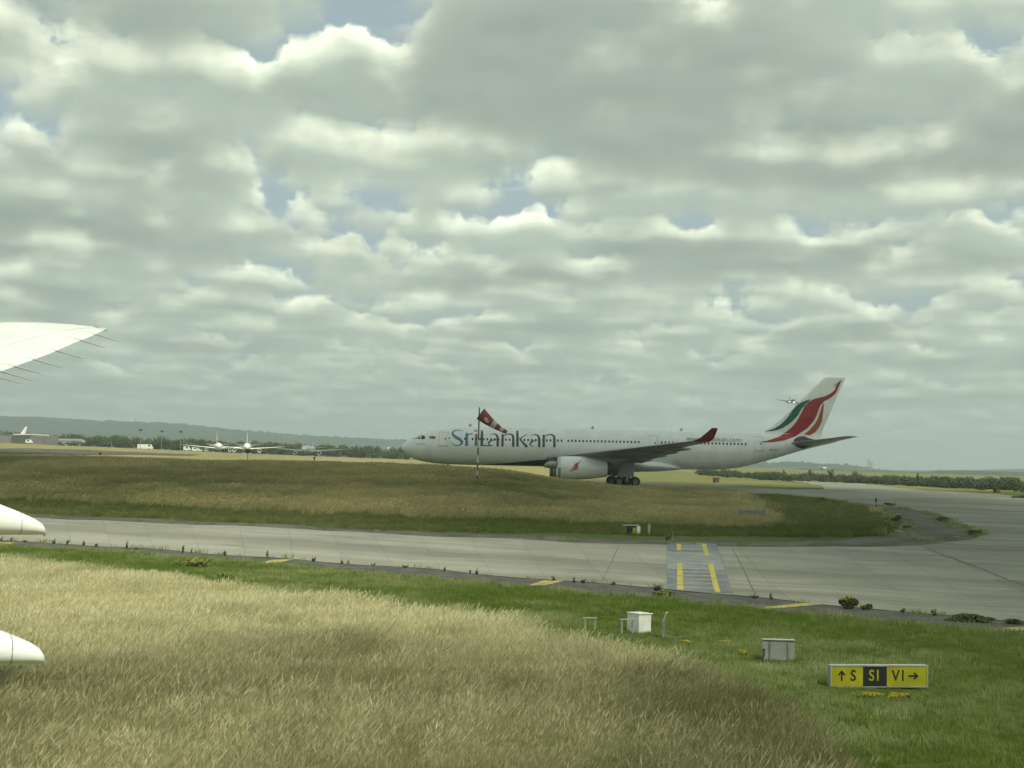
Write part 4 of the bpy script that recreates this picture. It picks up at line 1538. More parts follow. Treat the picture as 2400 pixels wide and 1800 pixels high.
# white cabinet with a sloping lid
b = unproj(1497, 1480)
sc_ = b.y / FPX
cb = thing('white_cabinet', 'white metal cabinet with sloping lid standing beside a low frame', 'cabinet', (b.x, b.y, b.z - .04), math.radians(-52))
bm = bmesh.new()
w, h = .62, 44 * sc_
vs = []
for x in (-.32, .32):
    vs.append([bm.verts.new((x, y, z)) for y, z in ((-.30, 0), (.32, 0), (.32, h - .03), (-.30, h))])
bm.faces.new(vs[0][::-1])
bm.faces.new(vs[1])
for i in range(4):
    bm.faces.new((vs[0][i], vs[0][(i + 1) % 4], vs[1][(i + 1) % 4], vs[1][i]))
bmesh.ops.recalc_face_normals(bm, faces=bm.faces[:])
obj('case', bm, M_CABW, cb)
bm = bmesh.new()
box(bm, -.35, .35, -.34, .37, h + .002, h + .03, Matrix.Translation((0, 0, 0)) @ Matrix.Rotation(math.radians(-2.0), 4, 'X'))
obj('lid', bm, M_CABW, cb)
obj('handle', mbox(-.05, .05, -.32, -.301, h * .45, h * .62), M_GALV, cb)


def low_frame(px0, px1, pyb, pyt, label):
    a, b_ = unproj(px0, pyb), unproj(px1, pyb)
    s = a.y / FPX
    hh = (pyb - pyt) * s
    ww = (px1 - px0) * s
    t = thing('low_frame', label, 'metal frame', ((a.x + b_.x) / 2, (a.y + b_.y) / 2, a.z - .03), math.atan2(b_.y - a.y, b_.x - a.x) * .3, 'low metal frames beside the cabinets')
    for x in (-ww / 2, ww / 2):
        obj('leg', tube(bmesh.new(), [(x, 0, -.05), (x, 0, hh)], .03, 8), M_ALU, t)
    obj('top_rail', mbox(-ww / 2 - .09, ww / 2 + .09, -.05, .05, hh, hh + .04, .006), M_ALU, t)


low_frame(1371, 1394, 1477, 1448, 'low galvanised metal frame standing alone to the left of the white cabinet')
low_frame(1457, 1483, 1486, 1452, 'low galvanised metal frame standing directly in front of the white cabinet')

# edge-on panel on two posts, top bent over
b = unproj(1555, 1496)
sc_ = b.y / FPX
t = thing('edge_on_panel', 'narrow grey panel seen edge on with its pale top bent over', 'sign', (b.x, b.y, b.z - .03), math.radians(78))
h = 60 * sc_
for x in (-.18, .18):
    obj('post', tube(bmesh.new(), [(x, 0, -.05), (x, 0, h * .68)], .025, 8), M_GALV, t)
obj('panel', mbox(-.3, .3, -.03, .03, h * .1, h * .7, .004), M_GALV, t)
bm = bmesh.new()
box(bm, -.31, .31, -.022, .022, 0, h * .36, Matrix.Translation((0, 0, h * .69)) @ Matrix.Rotation(math.radians(18), 4, 'X'))
obj('bent_top', bm, M_ALU, t)

# the wide back of a sign on the rise
pl, pr = unproj(1723, 1213), unproj(1788, 1217)
c = (pl + pr) / 2
s_ = c.y / FPX
t = thing('wide_sign_back', 'long low grey sign seen from behind on the rise', 'sign', (c.x, c.y - 1.5, c.z + .14), math.atan2(pr.y - pl.y, pr.x - pl.x) * .4)
W2 = 66 * s_
H2 = 15 * s_
obj('back_panel', mbox(-W2 / 2, W2 / 2, 0, .2, .08, .08 + H2, .01), M_CAB, t)
for i in range(5):
    x = -W2 / 2 + W2 * (i + .5) / 5
    obj('rib', mbox(x - .03, x + .03, -.04, -.001, .1, H2 + .06), M_GALV, t)
for x in (-W2 * .4, W2 * .4):
    obj('leg', tube(bmesh.new(), [(x, .1, -.8), (x, .1, .1)], .05, 8), M_GALV, t)
for x in (-W2 / 2, W2 / 2):
    obj('end_cap', mbox(x - .06, x + .06, -.05, .22, .0, H2 + .12, .01), M_ALU, t)

# small oblique sign at the far verge, with post and lamp
b = unproj(1486, 1254)
s_ = b.y / FPX
t = thing('oblique_sign', 'small yellow and black sign with white end seen obliquely at the far verge', 'sign', (b.x, b.y, b.z - .05), math.radians(14))
hh = 22 * s_
wv = 30 * s_
obj('case', mbox(-wv / 2, wv / 2 - .3, 0, .3, .05, hh, .01), M_SIGNK, t)
obj('yellow_face', mbox(-wv * .12, wv / 2 - .34, -.012, -.002, .15, hh - .12), M_SIGNY, t)
obj('top_frame', mbox(-wv / 2 - .4, -wv / 2 + .9, -.04, .3, hh + .04, hh + .1, .005), M_ALU, t)
obj('white_end', mbox(wv / 2 - .29, wv / 2, -.03, .32, .0, hh, .01), M_CABW, t)
b = unproj(1521, 1255)
t = thing('marker_post', 'slim grey marker post between the small oblique sign and the crossing', 'post', (b.x, b.y, b.z - .03))
obj('post', tube(bmesh.new(), [(0, 0, -.1), (0, 0, .75)], [.09, .09], 8), M_ALU, t)
obj('cap', tube(bmesh.new(), [(0, 0, .76), (.05, 0, .9)], [.14, .1], 8), M_GALV, t)


def guard_lamp(px, pyb, h_px, label, m, headr=.13, tilt=.1):
    b = unproj(px, pyb)
    s = b.y / FPX
    t = thing('edge_lamp', label, 'lamp', (b.x, b.y, b.z - .02))
    h = h_px * s
    obj('stem', tube(bmesh.new(), [(0, 0, -.05), (0, 0, h * .62)], [.045, .03], 8), m, t)
    obj('base', tube(bmesh.new(), [(0, 0, -.05), (0, 0, .05)], [.12, .10], 10), M_GALV, t)
    bm = bmesh.new()
    tube(bm, [(-.02, 0, h * .6), (tilt, 0, h * .75), (tilt * 2.4, 0, h)], [headr * .6, headr, headr * .75], 10)
    smooth(obj('lamp_head', bm, M_BLACK if m is M_BLACK else m, t), 40)
    return t


guard_lamp(1561, 1274, 21, 'brownish lamp on a stem at the far left corner of the crossing', M_RUST, .2, .12)
guard_lamp(1534, 1389, 14, 'dark tilted lamp at the near left corner of the crossing', M_BLACK, .13, .12)
lw = guard_lamp(1554, 1384, 9, 'pale striped lamp beside the dark one at the near left corner of the crossing', M_ALU, .09, .0)
guard_lamp(1577, 1265, 22, 'thin lamp with a tiny red top beyond the far side of the crossing', M_GALV, .05, 0.0)
guard_lamp(2053, 1190, 24, 'slim dark post at the far edge of the island asphalt', M_BLACK, .12, .0)
guard_lamp(541, 1341 - 9, 4, 'tiny lamp on the shoulder beside the bushy weeds', M_BLACK, .06, .0)
guard_lamp(1102, 1347, 12, 'small dark lamp on the shoulder left of the middle chevron bar', M_BLACK, .06, .0)
for px, pyb, lab in ((1680, 1131, 'dark brown box in the grass behind the main gear'), (2340, 1155, 'dark brown box in the grass at far right beside the pale runway')):
    b = unproj(px, pyb)
    s = b.y / FPX
    t = thing('brown_box', lab, 'box', (b.x, b.y, b.z - .05), .2, 'brown boxes in the far grass')
    obj('case', mbox(-6 * s, 6 * s, 0, .8, 0, 11 * s, .03), M_RUST, t)
    obj('lid', mbox(-6.4 * s, 6.4 * s, -.06, .86, 11 * s + .002, 11.6 * s + .02), M_RUST, t)

# red and white obstruction marker on the far runway edge
b = unproj(1897, 1125)
s = b.y / FPX
M_SIGR = mat('signal_red', (0.55, 0.035, 0.03), .5)
t = thing('red_marker', 'small red and white marker board beside the far runway', 'marker', (b.x, b.y, b.z))
obj('board', mbox(-3 * s, 3 * s, 0, .3, 3.5 * s, 9 * s, .03), M_SIGR, t)
obj('base', mbox(-3.4 * s, 3.4 * s, -.1, .5, 0, 3.2 * s, .03), M_CABW, t)
obj('side_board', mbox(4.2 * s, 6.2 * s, .2, .5, 4.0 * s, 7.5 * s, .03), M_SIGR, t)

# ------------------------------------------------------------------ windsock
M_SOCKR = mat('windsock_red', (0.31, 0.075, 0.062), .8, (0.25, 0.055, 0.05), 2.0)
M_SOCKW = mat('windsock_white', (0.60, 0.60, 0.56), .8, (0.48, 0.48, 0.44), 2.0)
M_POLER = mat('pole_red', (0.24, 0.06, 0.035), .6)
M_POLEW = mat('pole_white', (0.58, 0.58, 0.54), .6)
M_POLEG = mat('pole_green_grey', (0.10, 0.12, 0.11), .6)
b = unproj(1118, 1136)
s = b.y / FPX
ws = thing('windsock', 'red and white windsock streaming right from a banded pole on the rise', 'windsock', (b.x, b.y, b.z - .1))
ht = 176 * s


def wpt(px, py, dy=0.0):
    return at_depth(px, py, b.y + dy) - Vector((b.x, b.y, b.z - .1))


segs = [(1136, 1114, M_POLEG), (1114, 1103, M_POLEW), (1103, 1085, M_POLER), (1085, 1067, M_POLEW), (1067, 1049.5, M_POLEG), (1049.5, 1030, M_POLEW), (1030, 1012, M_POLER), (1012, 981, M_POLEG), (981, 955, M_POLEG)]
for y0, y1, m in segs:
    x0, x1 = 1118 + (1136 - y0) * .031, 1118 + (1136 - y1) * .031
    r0, r1 = .105 - .03 * (1136 - y0) / 180, .105 - .03 * (1136 - y1) / 180
    obj('pole_band', tube(bmesh.new(), [wpt(x0, y0), wpt(x1, y1)], [r0, r1], 10), m, ws)
# sock: tapering cloth cone in bands, hoop at the mouth
A0, A1 = wpt(1126.5, 970), wpt(1187.5, 1013.5)
ax = (A1 - A0)
sideA = Vector((0, 1, 0))
upA = ax.normalized().cross(sideA)
R0, R1 = 15.0 * s, 4.0 * s


def sock_ring(t, bmx, n=20):
    # slight sag and flutter
    c = A0 + ax * t + Vector((0, 0, -.16 * math.sin(math.pi * t)))
    r = R0 + (R1 - R0) * t ** .85
    return [bmx.verts.new(c + sideA * r * math.cos(q) * (1 + .06 * math.sin(5 * q + 9 * t)) + upA * r * math.sin(q) * (1 + .05 * math.sin(4 * q + 7 * t))) for q in [2 * math.pi * j / n for j in range(n)]]


for t0, t1, m in ((0, .43, M_SOCKR), (.43, .58, M_SOCKW), (.58, .74, M_SOCKR), (.74, .87, M_SOCKW), (.87, 1.0, M_SOCKR)):
    bm = bmesh.new()
    rr = [sock_ring(t0 + (t1 - t0) * i / 4, bm) for i in range(5)]
    for A, B in zip(rr, rr[1:]):
        for j in range(20):
            bm.faces.new((A[j], A[(j + 1) % 20], B[(j + 1) % 20], B[j]))
    smooth(obj('cloth_band', bm, m, ws))
bm = bmesh.new()
pts = [A0 + sideA * R0 * math.cos(q) + upA * R0 * math.sin(q) for q in [2 * math.pi * j / 24 for j in range(25)]]
tube(bm, pts, .035, 6, False)
obj('hoop', bm, M_POLEG, ws)
# white worn patch on the first band
bm = bmesh.new()
prev = None
for i in range(7):
    t = .16 + .18 * i / 6
    c = A0 + ax * t + Vector((0, 0, -.16 * math.sin(math.pi * t)))
    r = (R0 + (R1 - R0) * t ** .85) * 1.09
    hw = .42 * math.sin(math.pi * (i + .4) / 6.8)
    q0 = math.radians(180 + 6 + 12 * (i / 6))
    row = [bm.verts.new(c + sideA * r * math.cos(q0 + d * hw) + upA * r * math.sin(q0 + d * hw)) for d in (-1, -.5, 0, .5, 1)]
    if prev:
        for j in range(4):
            bm.faces.new((prev[j], prev[j + 1], row[j + 1], row[j]))
    prev = row
obj('worn_patch', bm, M_SOCKW, ws)

# dark mat of scrub at the windsock's foot

# ================================================================== plants one can tell apart
def leaf_cloud(n, rx, ry, rz, size, seed, cz=0.0, lumps=5, flat=False):
    """leaf-sized faces gathered in uneven clumps"""
    r = random.Random(seed)
    L = [(r.uniform(-.6, .6) * rx, r.uniform(-.6, .6) * ry, cz + r.uniform(-.55, .6) * rz, r.uniform(.35, .62)) for _ in range(lumps)]
    L.append((0, 0, cz, .6))
    vs, fs = [], []
    for _ in range(n):
        lx, ly, lz, lr = r.choice(L)
        v = Vector((r.gauss(0, 1), r.gauss(0, 1), r.gauss(0, 1))).normalized() * (r.random() ** .4) * lr
        p = Vector((lx + v.x * rx, ly + v.y * ry, lz + v.z * rz))
        if p.z < 0.0:
            p.z = abs(p.z) * .3
        a = Vector((r.gauss(0, 1), r.gauss(0, 1), r.gauss(0, 1))).normalized()
        b = a.cross(Vector((r.gauss(0, 1), r.gauss(0, 1), r.gauss(0, 1)))).normalized()
        s = size * r.uniform(.6, 1.4)
        i = len(vs)
        vs += [tuple(p - a * s), tuple(p + b * s * .6), tuple(p + a * s), tuple(p - b * s * .6)]
        fs.append((i, i + 1, i + 2, i + 3))
    me = bpy.data.meshes.new('foliage')
    me.from_pydata(vs, [], fs)
    me.update()
    return me


def weed_mesh(h, spread, n, seed, m):
    r = random.Random(seed)
    bm = bmesh.new()
    for s in range(max(2, int(n))):
        a = r.uniform(0, 6.28)
        d = r.uniform(0, spread)
        top = Vector((d * math.cos(a), d * math.sin(a), h * r.uniform(.55, 1.05)))
        b0 = Vector((top.x * .25, top.y * .25, 0))
        tube(bm, [b0, (b0 + top) / 2 + Vector((r.uniform(-.03, .03), 0, 0)), top], [.014, .011, .005], 4, False)
        for q in range(int(6 + h * 14)):
            t = r.uniform(.12, 1.0)
            p = b0.lerp(top, t)
            aa = Vector((r.uniform(-1, 1), r.uniform(-1, 1), r.uniform(-.1, .9))).normalized()
            L = r.uniform(.05, .13) * (1.2 - .5 * t)
            bb = aa.cross(Vector((r.gauss(0, 1), r.gauss(0, 1), r.gauss(0, 1)))).normalized() * L * .35
            bm.faces.new([bm.verts.new(x) for x in (p, p + aa * L * .5 + bb, p + aa * L, p + aa * L * .5 - bb)])
    return obj('foliage', bm, m)


ORD = ['first', 'second', 'third', 'fourth', 'fifth', 'sixth', 'seventh', 'eighth', 'ninth', 'tenth', 'eleventh', 'twelfth', 'thirteenth', 'fourteenth', 'fifteenth', 'sixteenth',
       'seventeenth', 'eighteenth', 'nineteenth', 'twentieth', 'twenty-first', 'twenty-second', 'twenty-third', 'twenty-fourth', 'twenty-fifth', 'twenty-sixth', 'twenty-seventh', 'twenty-eighth']
WEEDS = [(4, 1268, 12, 10), (27, 1269, 13, 9), (58, 1271, 6, 18), (126, 1275, 14, 18), (157, 1277, 17, 16), (196, 1280, 20, 7), (226, 1282, 12, 14), (297, 1286, 22, 10), (318, 1288, 8, 10),
         (428, 1296, 24, 14), (449, 1297, 18, 6), (529, 1303, 14, 12), (627, 1309, 24, 6), (733, 1317, 14, 14), (800, 1322, 12, 7), (815, 1322, 10, 7), (875, 1327, 8, 9), (950, 1331, 7, 26),
         (1042, 1340, 18, 13), (1117, 1346, 17, 12), (1298, 1362, 15, 12), (1345, 1366, 20, 8), (1367, 1367, 12, 22), (1436, 1372, 10, 16), (1768, 1402, 9, 34), (1807, 1405, 18, 10), (2116, 1437, 14, 12), (2190, 1444, 20, 16)]
weed_rank = {j: i for i, j in enumerate(sorted(range(len(WEEDS)), key=lambda q: WEEDS[q][0]))}
for i, (px, pyb, hp, wpx) in enumerate(WEEDS):
    b = unproj(px, pyb)
    s = b.y / FPX
    o = weed_mesh(hp * s * .85, wpx * s * .5, 2 + wpx * .22, 100 + i, M_LEAF)
    o.name = 'weed'
    o.location = (b.x, b.y, b.z - .01)
    kind = 'tall spindly' if hp > 1.6 * wpx else ('low spreading' if wpx > hp else 'bushy')
    tag(o, f'{kind} weed at the taxiway edge, {ORD[weed_rank[i]]} from the left', 'weed', 'weeds along the near taxiway edge')


def shrub(px, pyb, hp, wp, label, seed, m=None, dens=700, flowers=0, leaf=.05, depth=.6, cat='shrub', group=None):
    b = unproj(px, pyb)
    s = b.y / FPX
    t = thing('shrub', label, cat, (b.x, b.y, b.z - .03), 0, group)
    h, w = hp * s, wp * s / 2
    me = leaf_cloud(dens, w, w * depth, h * .55, leaf, seed, h * .42)
    obj('foliage', me, m or M_LEAF, t)
    bm = bmesh.new()
    r = random.Random(seed)
    for _ in range(6):
        tube(bm, [(r.uniform(-.1, .1) * w, 0, -.05), (r.uniform(-.7, .7) * w, r.uniform(-.4, .4) * w, h * .7)], [.02, .006], 5, False)
    obj('stems', bm, M_BARK, t)
    if flowers:
        obj('flowers', leaf_cloud(flowers, w * .55, w * .4, h * .22, .035, seed + 1, h * .88), M_FLOW, t)
    return t


M_LEAFD = mat('scrub_dark_leaves', (0.065, 0.085, 0.03), .85, (0.12, 0.135, 0.05), 1.5)
M_LEAFY = mat('verge_leaves', (0.12, 0.165, 0.035), .85, (0.21, 0.24, 0.065), 1.5)
shrub(1988, 1428, 32, 52, 'rounded dark bush with yellow flowers on top at the taxiway edge', 11, M_LEAFD, 1500, 260)
shrub(2035, 1430, 20, 30, 'small ragged bush just right of the yellow flowering bush', 12, M_LEAFD, 500)
shrub(2285, 1456, 20, 130, 'long low dark scrub along the taxiway edge at right', 13, M_LEAFD, 1800)
shrub(2385, 1463, 15, 60, 'low scrub on the taxiway edge at the right edge of the picture', 14, M_LEAFD, 700)
shrub(435, 1330, 27, 120, 'large loose weedy bush on the verge beyond the tall straw grass', 15, M_LEAFY, 900, 20, .07)
shrub(523, 1362, 22, 44, 'smaller weedy bush on the verge right of the large loose one', 16, M_LEAFY, 500, 6, .06)
shrub(1560, 1398, 16, 66, 'low green weeds spreading around the near corner lamps of the crossing', 17, M_LEAFY, 900, 10, .06)
shrub(1928, 1176, 13, 26, 'dark bush on the island edge, leftmost of the dark clumps', 18, M_LEAFD, 500)
shrub(1975, 1180, 8, 18, 'small dark tuft second along the island edge', 19, M_LEAFD, 300)
shrub(2085, 1186, 9, 34, 'flat dark clump on the island edge beside the slim post', 20, M_LEAFD, 500)
shrub(2046, 1200, 8, 40, 'flat dark scrub where island grass meets the asphalt', 21, M_LEAFD, 500)
shrub(2098, 1230, 26, 34, 'tallest dark scrub in the middle of the island asphalt', 22, M_LEAFD, 700)
shrub(2128, 1237, 7, 28, 'flat dark scrub in the island asphalt right of the tallest clump', 23, M_LEAFD, 400)
shrub(2215, 1222, 12, 60, 'ragged dark fringe on the far edge of the island tip', 24, M_LEAFD, 600)
shrub(2285, 1254, 14, 50, 'dark overgrown clump at the very tip of the island', 25, M_LEAFD, 700)
shrub(1134, 1131, 15, 30, 'low dark mound of scrub at the windsock foot', 26, M_LEAFD, 900, 0, .09)
shrub(2392, 1168, 7, 44, 'low scrub beside the pale runway at the right edge', 27, M_LEAFD, 400, 0, .12)
for i, (px, py, w, lab) in enumerate(((2033, 1636, 72, 'yellow wildflowers in front of the taxi sign under the letter S panel'), (2112, 1640, 70, 'yellow wildflowers in front of the taxi sign under the V1 panel'),
                                      (1610, 1513, 30, 'small patch of yellow wildflowers right of the edge on panel'), (1700, 1512, 40, 'patch of yellow wildflowers above left of the grey cabinet'),
                                      (1745, 1537, 34, 'faint patch of yellow wildflowers directly left of the grey cabinet'))):
    b = unproj(px, py)
    s = b.y / FPX
    t = thing('flower_patch', lab, 'flowers', (b.x, b.y, b.z), 0, 'patches of yellow wildflowers')
    obj('foliage', leaf_cloud(260, w * s / 2, .35, .09, .04, 60 + i, .07), M_LEAFY, t)
    obj('flowers', leaf_cloud(int(w * 5), w * s / 2, .30, .06, .022, 70 + i, .14), M_FLOW, t)

# specks of yellow in the foreground grass
P = fill(WHEAT_W, .45)
P = P[(P[:, 1] > 24) & (P[:, 1] < 40)]
P = P[rng.random(len(P)) < vnoise(P[:, 0], P[:, 1], 5.0, 9)]
speck = proto_collection('flower_speck', [leaf_cloud(5, .06, .06, .05, .016, 90 + i, 0) for i in range(3)])
for o in speck.objects:
    o.data.materials.append(M_FLOW)
scatter('wild_flowers', on_ground(P, .5), rng.uniform(0, 6, len(P)), rng.uniform(.8, 1.6, len(P)), np.ones(len(P)), speck, 3, 'scattered tiny yellow flowers in the tall foreground grass')

# ================================================================== trees
M_TREE1 = mat('tree_leaves_dark', (0.030, 0.050, 0.020), .85, (0.055, 0.078, 0.028), .3)
M_TREE2 = mat('tree_leaves_mid', (0.055, 0.078, 0.026), .85, (0.095, 0.115, 0.040), .3)
CROWNS = [leaf_cloud(750, .5, .5, .42, .032, 200 + i, .60, 9) for i in range(4)] + [leaf_cloud(600, .30, .30, .46, .028, 210, .55, 7)]
tb = bmesh.new()
tube(tb, [(0, 0, -.05), (.01, 0, .3), (0, .01, .62)], [.035, .026, .012], 7, False)
for a in (0.4, 2.4, 4.3):
    tube(tb, [(0, 0, .3), (.22 * math.cos(a), .22 * math.sin(a), .62)], [.016, .006], 5, False)
TRUNK = bpy.data.meshes.new('trunk')
tb.to_mesh(TRUNK)
tb.free()
TRUNK.materials.append(M_BARK)


def tree(px, ptop, pbase, wpx, Y, label, variant, m, group):
    x = at_depth(px, pbase, Y)
    s = Y / FPX
    h = (pbase - ptop) * s + 1.0
    z = ground(x.x, Y)
    zt = at_depth(px, ptop, Y).z
    h = max(zt - z, 2.0)
    t = thing('tree', label, 'tree', (x.x, Y, z - .1), variant * 1.3, group)
    c = obj('crown', CROWNS[variant].copy(), m, t)
    w = wpx * s
    c.scale = (w, w, h * .98)
    o = obj('trunk', TRUNK, None, t)
    o.scale = (h, h, h)
    return t


LT = 'trees behind the far apron'
tree(195, 1024, 1043, 26, 780, 'brownish round tree left of the grey parked jet', 0, M_TREE2, LT)
tree(188 + 26, 1030, 1044, 16, 790, 'small tree behind the tail of the grey parked jet', 1, M_TREE1, LT)
tree(222, 1026, 1046, 18, 820, 'narrow tree rising above the nose of the grey parked jet', 2, M_TREE1, LT)
tree(388, 1017, 1052, 46, 700, 'big dark tree, tallest at left between the lamp poles', 0, M_TREE1, LT)
tree(415, 1026, 1053, 34, 720, 'tree just right of the tallest dark one', 1, M_TREE1, LT)
tree(462, 1024, 1052, 46, 800, 'broad dark tree left of the first parked white jet', 2, M_TREE1, LT)
tree(485, 1030, 1054, 30, 800, 'tree directly behind the left wing of the first parked white jet', 3, M_TREE1, LT)
tree(529, 1033, 1060, 14, 850, 'small dark tree left of the red tail', 3, M_TREE1, LT)
tree(552, 1036, 1060, 12, 850, 'small dark tree right of the red tail', 1, M_TREE1, LT)
tree(606, 1027, 1062, 38, 830, 'tall dark tree behind the second parked white jet', 0, M_TREE1, LT)
tree(632, 1036, 1064, 36, 830, 'broad tree right of the tall one behind the second white jet', 2, M_TREE1, LT)
tree(682, 1042, 1068, 26, 760, 'round tree left of the grey jet seen head on', 1, M_TREE1, LT)
tree(768, 1040, 1072, 44, 760, 'broad tree right of the grey jet seen head on', 0, M_TREE1, LT)
tree(789, 1044, 1072, 26, 750, 'tree overlapping the right side of the broad one', 3, M_TREE2, LT)
tree(834, 1036, 1074, 22, 740, 'tall rounded tree standing clear of the hedge left of the nose', 4, M_TREE1, LT)
tree(853, 1050, 1075, 26, 740, 'lower tree right of the tall rounded one', 2, M_TREE1, LT)
tree(913, 1054, 1078, 24, 730, 'low tree just left of the big jet nose', 3, M_TREE2, LT)
RT = 'trees along the right belt'
tree(2151, 1101, 1122, 20, 272, 'pointed dark tree standing above the right belt', 4, M_TREE1, RT)
tree(1838, 1095, 1112, 10, 330, 'small round tree above the belt behind the tail', 0, M_TREE1, RT)
tree(1898, 1095, 1116, 14, 325, 'round tree above the belt near the bright roof', 1, M_TREE1, RT)
tree(1948, 1096, 1116, 18, 318, 'broad tree right of the bright roof', 2, M_TREE1, RT)
tree(2004, 1099, 1118, 16, 305, 'round tree above the belt left of the pylons', 3, M_TREE1, RT)
tree(2350, 1111, 1140, 18, 246, 'tall tree near the right end of the belt', 0, M_TREE1, RT)
tree(2372, 1115, 1142, 24, 243, 'rounded tree at the right end of the belt', 2, M_TREE1, RT)

# masses of scrub and trees that read as one
M_BELT = mat('belt_leaves_hazed', (0.06, 0.082, 0.05), .85, (0.10, 0.125, 0.072), .3)  # leaf colour lightened to stand in for haze in front of the belt
belt_col = proto_collection('belt_clump', [leaf_cloud(420, .55, .55, .42, .05, 300 + i, .42, 8) for i in range(5)])
for o in belt_col.objects:
    o.data.materials.append(M_BELT)
belt_col2 = proto_collection('hedge_clump', [leaf_cloud(420, .55, .55, .42, .05, 320 + i, .42, 8) for i in range(5)])
for o in belt_col2.objects:
    o.data.materials.append(M_TREE2)


def belt(name, segs, coll, label):
    """segs: (px0, px1, Y0, Y1, base_px0, base_px1, height, count)"""
    P, S = [], []
    for px0, px1, Y0, Y1, h, cnt in segs:
        for _ in range(cnt):
            f = random.random()
            Y = Y0 + (Y1 - Y0) * f + random.gauss(0, 9)
            px = px0 + (px1 - px0) * f + random.gauss(0, 3)
            x = (px - CX) / FPX * Y
            P.append((x, Y, ground(x, Y) - .2))
            S.append(h * random.uniform(.6, 1.15))
    return scatter(name, np.array(P), rng.uniform(0, 6.3, len(P)), np.array(S), np.zeros(len(P)), coll, 5, label)


belt('right_tree_belt', [(1640, 1800, 380, 325, 2.1, 110), (1790, 2010, 325, 300, 2.2, 170), (2000, 2200, 300, 268, 2.3, 170), (2190, 2395, 268, 240, 2.6, 190), (2385, 2520, 240, 235, 2.0, 40)], belt_col,
     'dark belt of trees and scrub beyond the right hand field')
belt('left_hedge', [(-120, 130, 820, 820, 8.0, 50), (120, 480, 800, 790, 8.5, 110), (420, 700, 820, 800, 8.5, 90), (640, 960, 800, 760, 8.0, 130), (900, 1250, 760, 700, 6.0, 60)], belt_col2,
     'mixed hedge and scrub beyond the far apron at left')

# ================================================================== distant hills
M_HILL = mat('wooded_hill', (0.020, 0.036, 0.018), .95, (0.042, 0.062, 0.026), .012, detail=6, lo=.3, hi=.7)
M_HILLF = mat('hill_fields', (0.045, 0.065, 0.028), .95, (0.19, 0.175, 0.08), .004, detail=3, stretch=(1, .4, 1), lo=.52, hi=.6)


def hill(name, prof, Y, depth, m, cols=340, rows=14, jitter=4.0, seed=1):
    px = np.array([p[0] for p in prof], float)
    pt = np.array([at_depth(p[0], p[1], Y).z for p in prof])
    X = (np.linspace(px[0], px[-1], cols) - CX) / FPX * Y
    top = np.interp(np.linspace(px[0], px[-1], cols), px, pt)
    r = np.random.default_rng(seed)
    jit = r.normal(0, 1, cols)
    jit = np.convolve(jit, [.25, .5, .25], 'same') * jitter
    vs = []
    for j in range(rows):
        f = j / (rows - 1)
        y = Y - depth * (1 - f) if f <= 1 else Y
        prof_h = math.sin(f * math.pi / 2) ** 1.1
        nz = r.normal(0, jitter * .5, cols) * (0.3 + .7 * f)
        for i in range(cols):
            x = X[i] * (y / Y)
            vs.append((x, y + r.uniform(-6, 6), 2.0 + (top[i] - 2.0) * prof_h + nz[i] * (j < rows - 1) + jit[i] * (j == rows - 1)))
    for i in range(cols):
        vs.append((X[i] * 1.06, Y + depth * .8, -20))
    rows += 1
    idx = np.arange(rows * cols).reshape(rows, cols)
    q = np.stack([idx[:-1, :-1], idx[:-1, 1:], idx[1:, 1:], idx[1:, :-1]], -1).reshape(-1, 4)
    o = obj(name, np_mesh(name, vs, q), m)
    structure(o)
    return o


hill('wooded_hill', [(-500, 962), (-200, 970), (0, 976), (110, 980), (230, 987), (330, 990), (440, 995), (500, 1003), (580, 1010), (660, 1017), (740, 1023), (830, 1027), (940, 1031), (1060, 1036), (1250, 1050), (1450, 1072), (1560, 1088)],
     4200, 1100, M_HILL)
hill('wooded_hill', [(1500, 1092), (1640, 1088), (1760, 1086), (1830, 1084), (1890, 1083), (1920, 1087), (1960, 1089), (1990, 1090), (2030, 1095), (2060, 1100), (2120, 1106), (2200, 1112)], 3000, 500, M_HILL, 260, 8, 2.5, 3)
hill('hill_fields', [(1500, 1097), (1700, 1095), (1850, 1095.5), (2000, 1099), (2120, 1103), (2260, 1103), (2420, 1106), (2700, 1110)], 1900, 500, M_HILLF, 200, 8, .3, 4)
hill('wooded_hill', [(1950, 1108), (2110, 1104), (2180, 1104), (2235, 1102), (2300, 1101), (2360, 1099.5), (2450, 1098), (2700, 1096), (3000, 1098)], 4600, 700, M_HILL, 240, 8, 2.5, 5)

# ================================================================== far apron: parked and landing aircraft (same family of twin jets, smaller)
M_PW = mat('far_jet_white', (0.80, 0.80, 0.76), .35, (0.74, 0.74, 0.70), .3, coat=.2)
M_PG = mat('far_jet_grey', (0.24, 0.265, 0.275), .4, (0.20, 0.22, 0.23), .3, coat=.2)
M_TR = mat('far_tail_red', (0.42, 0.11, 0.07), .45)
M_TB = mat('far_tail_blue', (0.10, 0.12, 0.18), .45)
M_STRIPE = mat('cheat_line_blue', (0.06, 0.08, 0.14), .45)
PART_SRC = [o for o in list(air.children) if o.name.split('.')[0] in ('fuselage', 'fin', 'wing', 'tailplane', 'nacelle', 'main_gear', 'nose_gear', 'belly_fairing')]
SUB_OK = ('wheel', 'intake_lip', 'exhaust_nozzle', 'flap', 'gear_strut', 'fan')
# band along the cabin windows, built once for the parked jets
stripe_me = decal_poly([(4.0, 5.9), (14, 5.75), (30, 5.75), (50, 6.2), (53, 7.2), (50, 6.9), (30, 6.35), (14, 6.35), (6.5, 6.3)], [BVHF], .5, .04)
smesh = bpy.data.meshes.new('cheat_line')
stripe_me.to_mesh(smesh)
stripe_me.free()
smesh.materials.append(M_STRIPE)


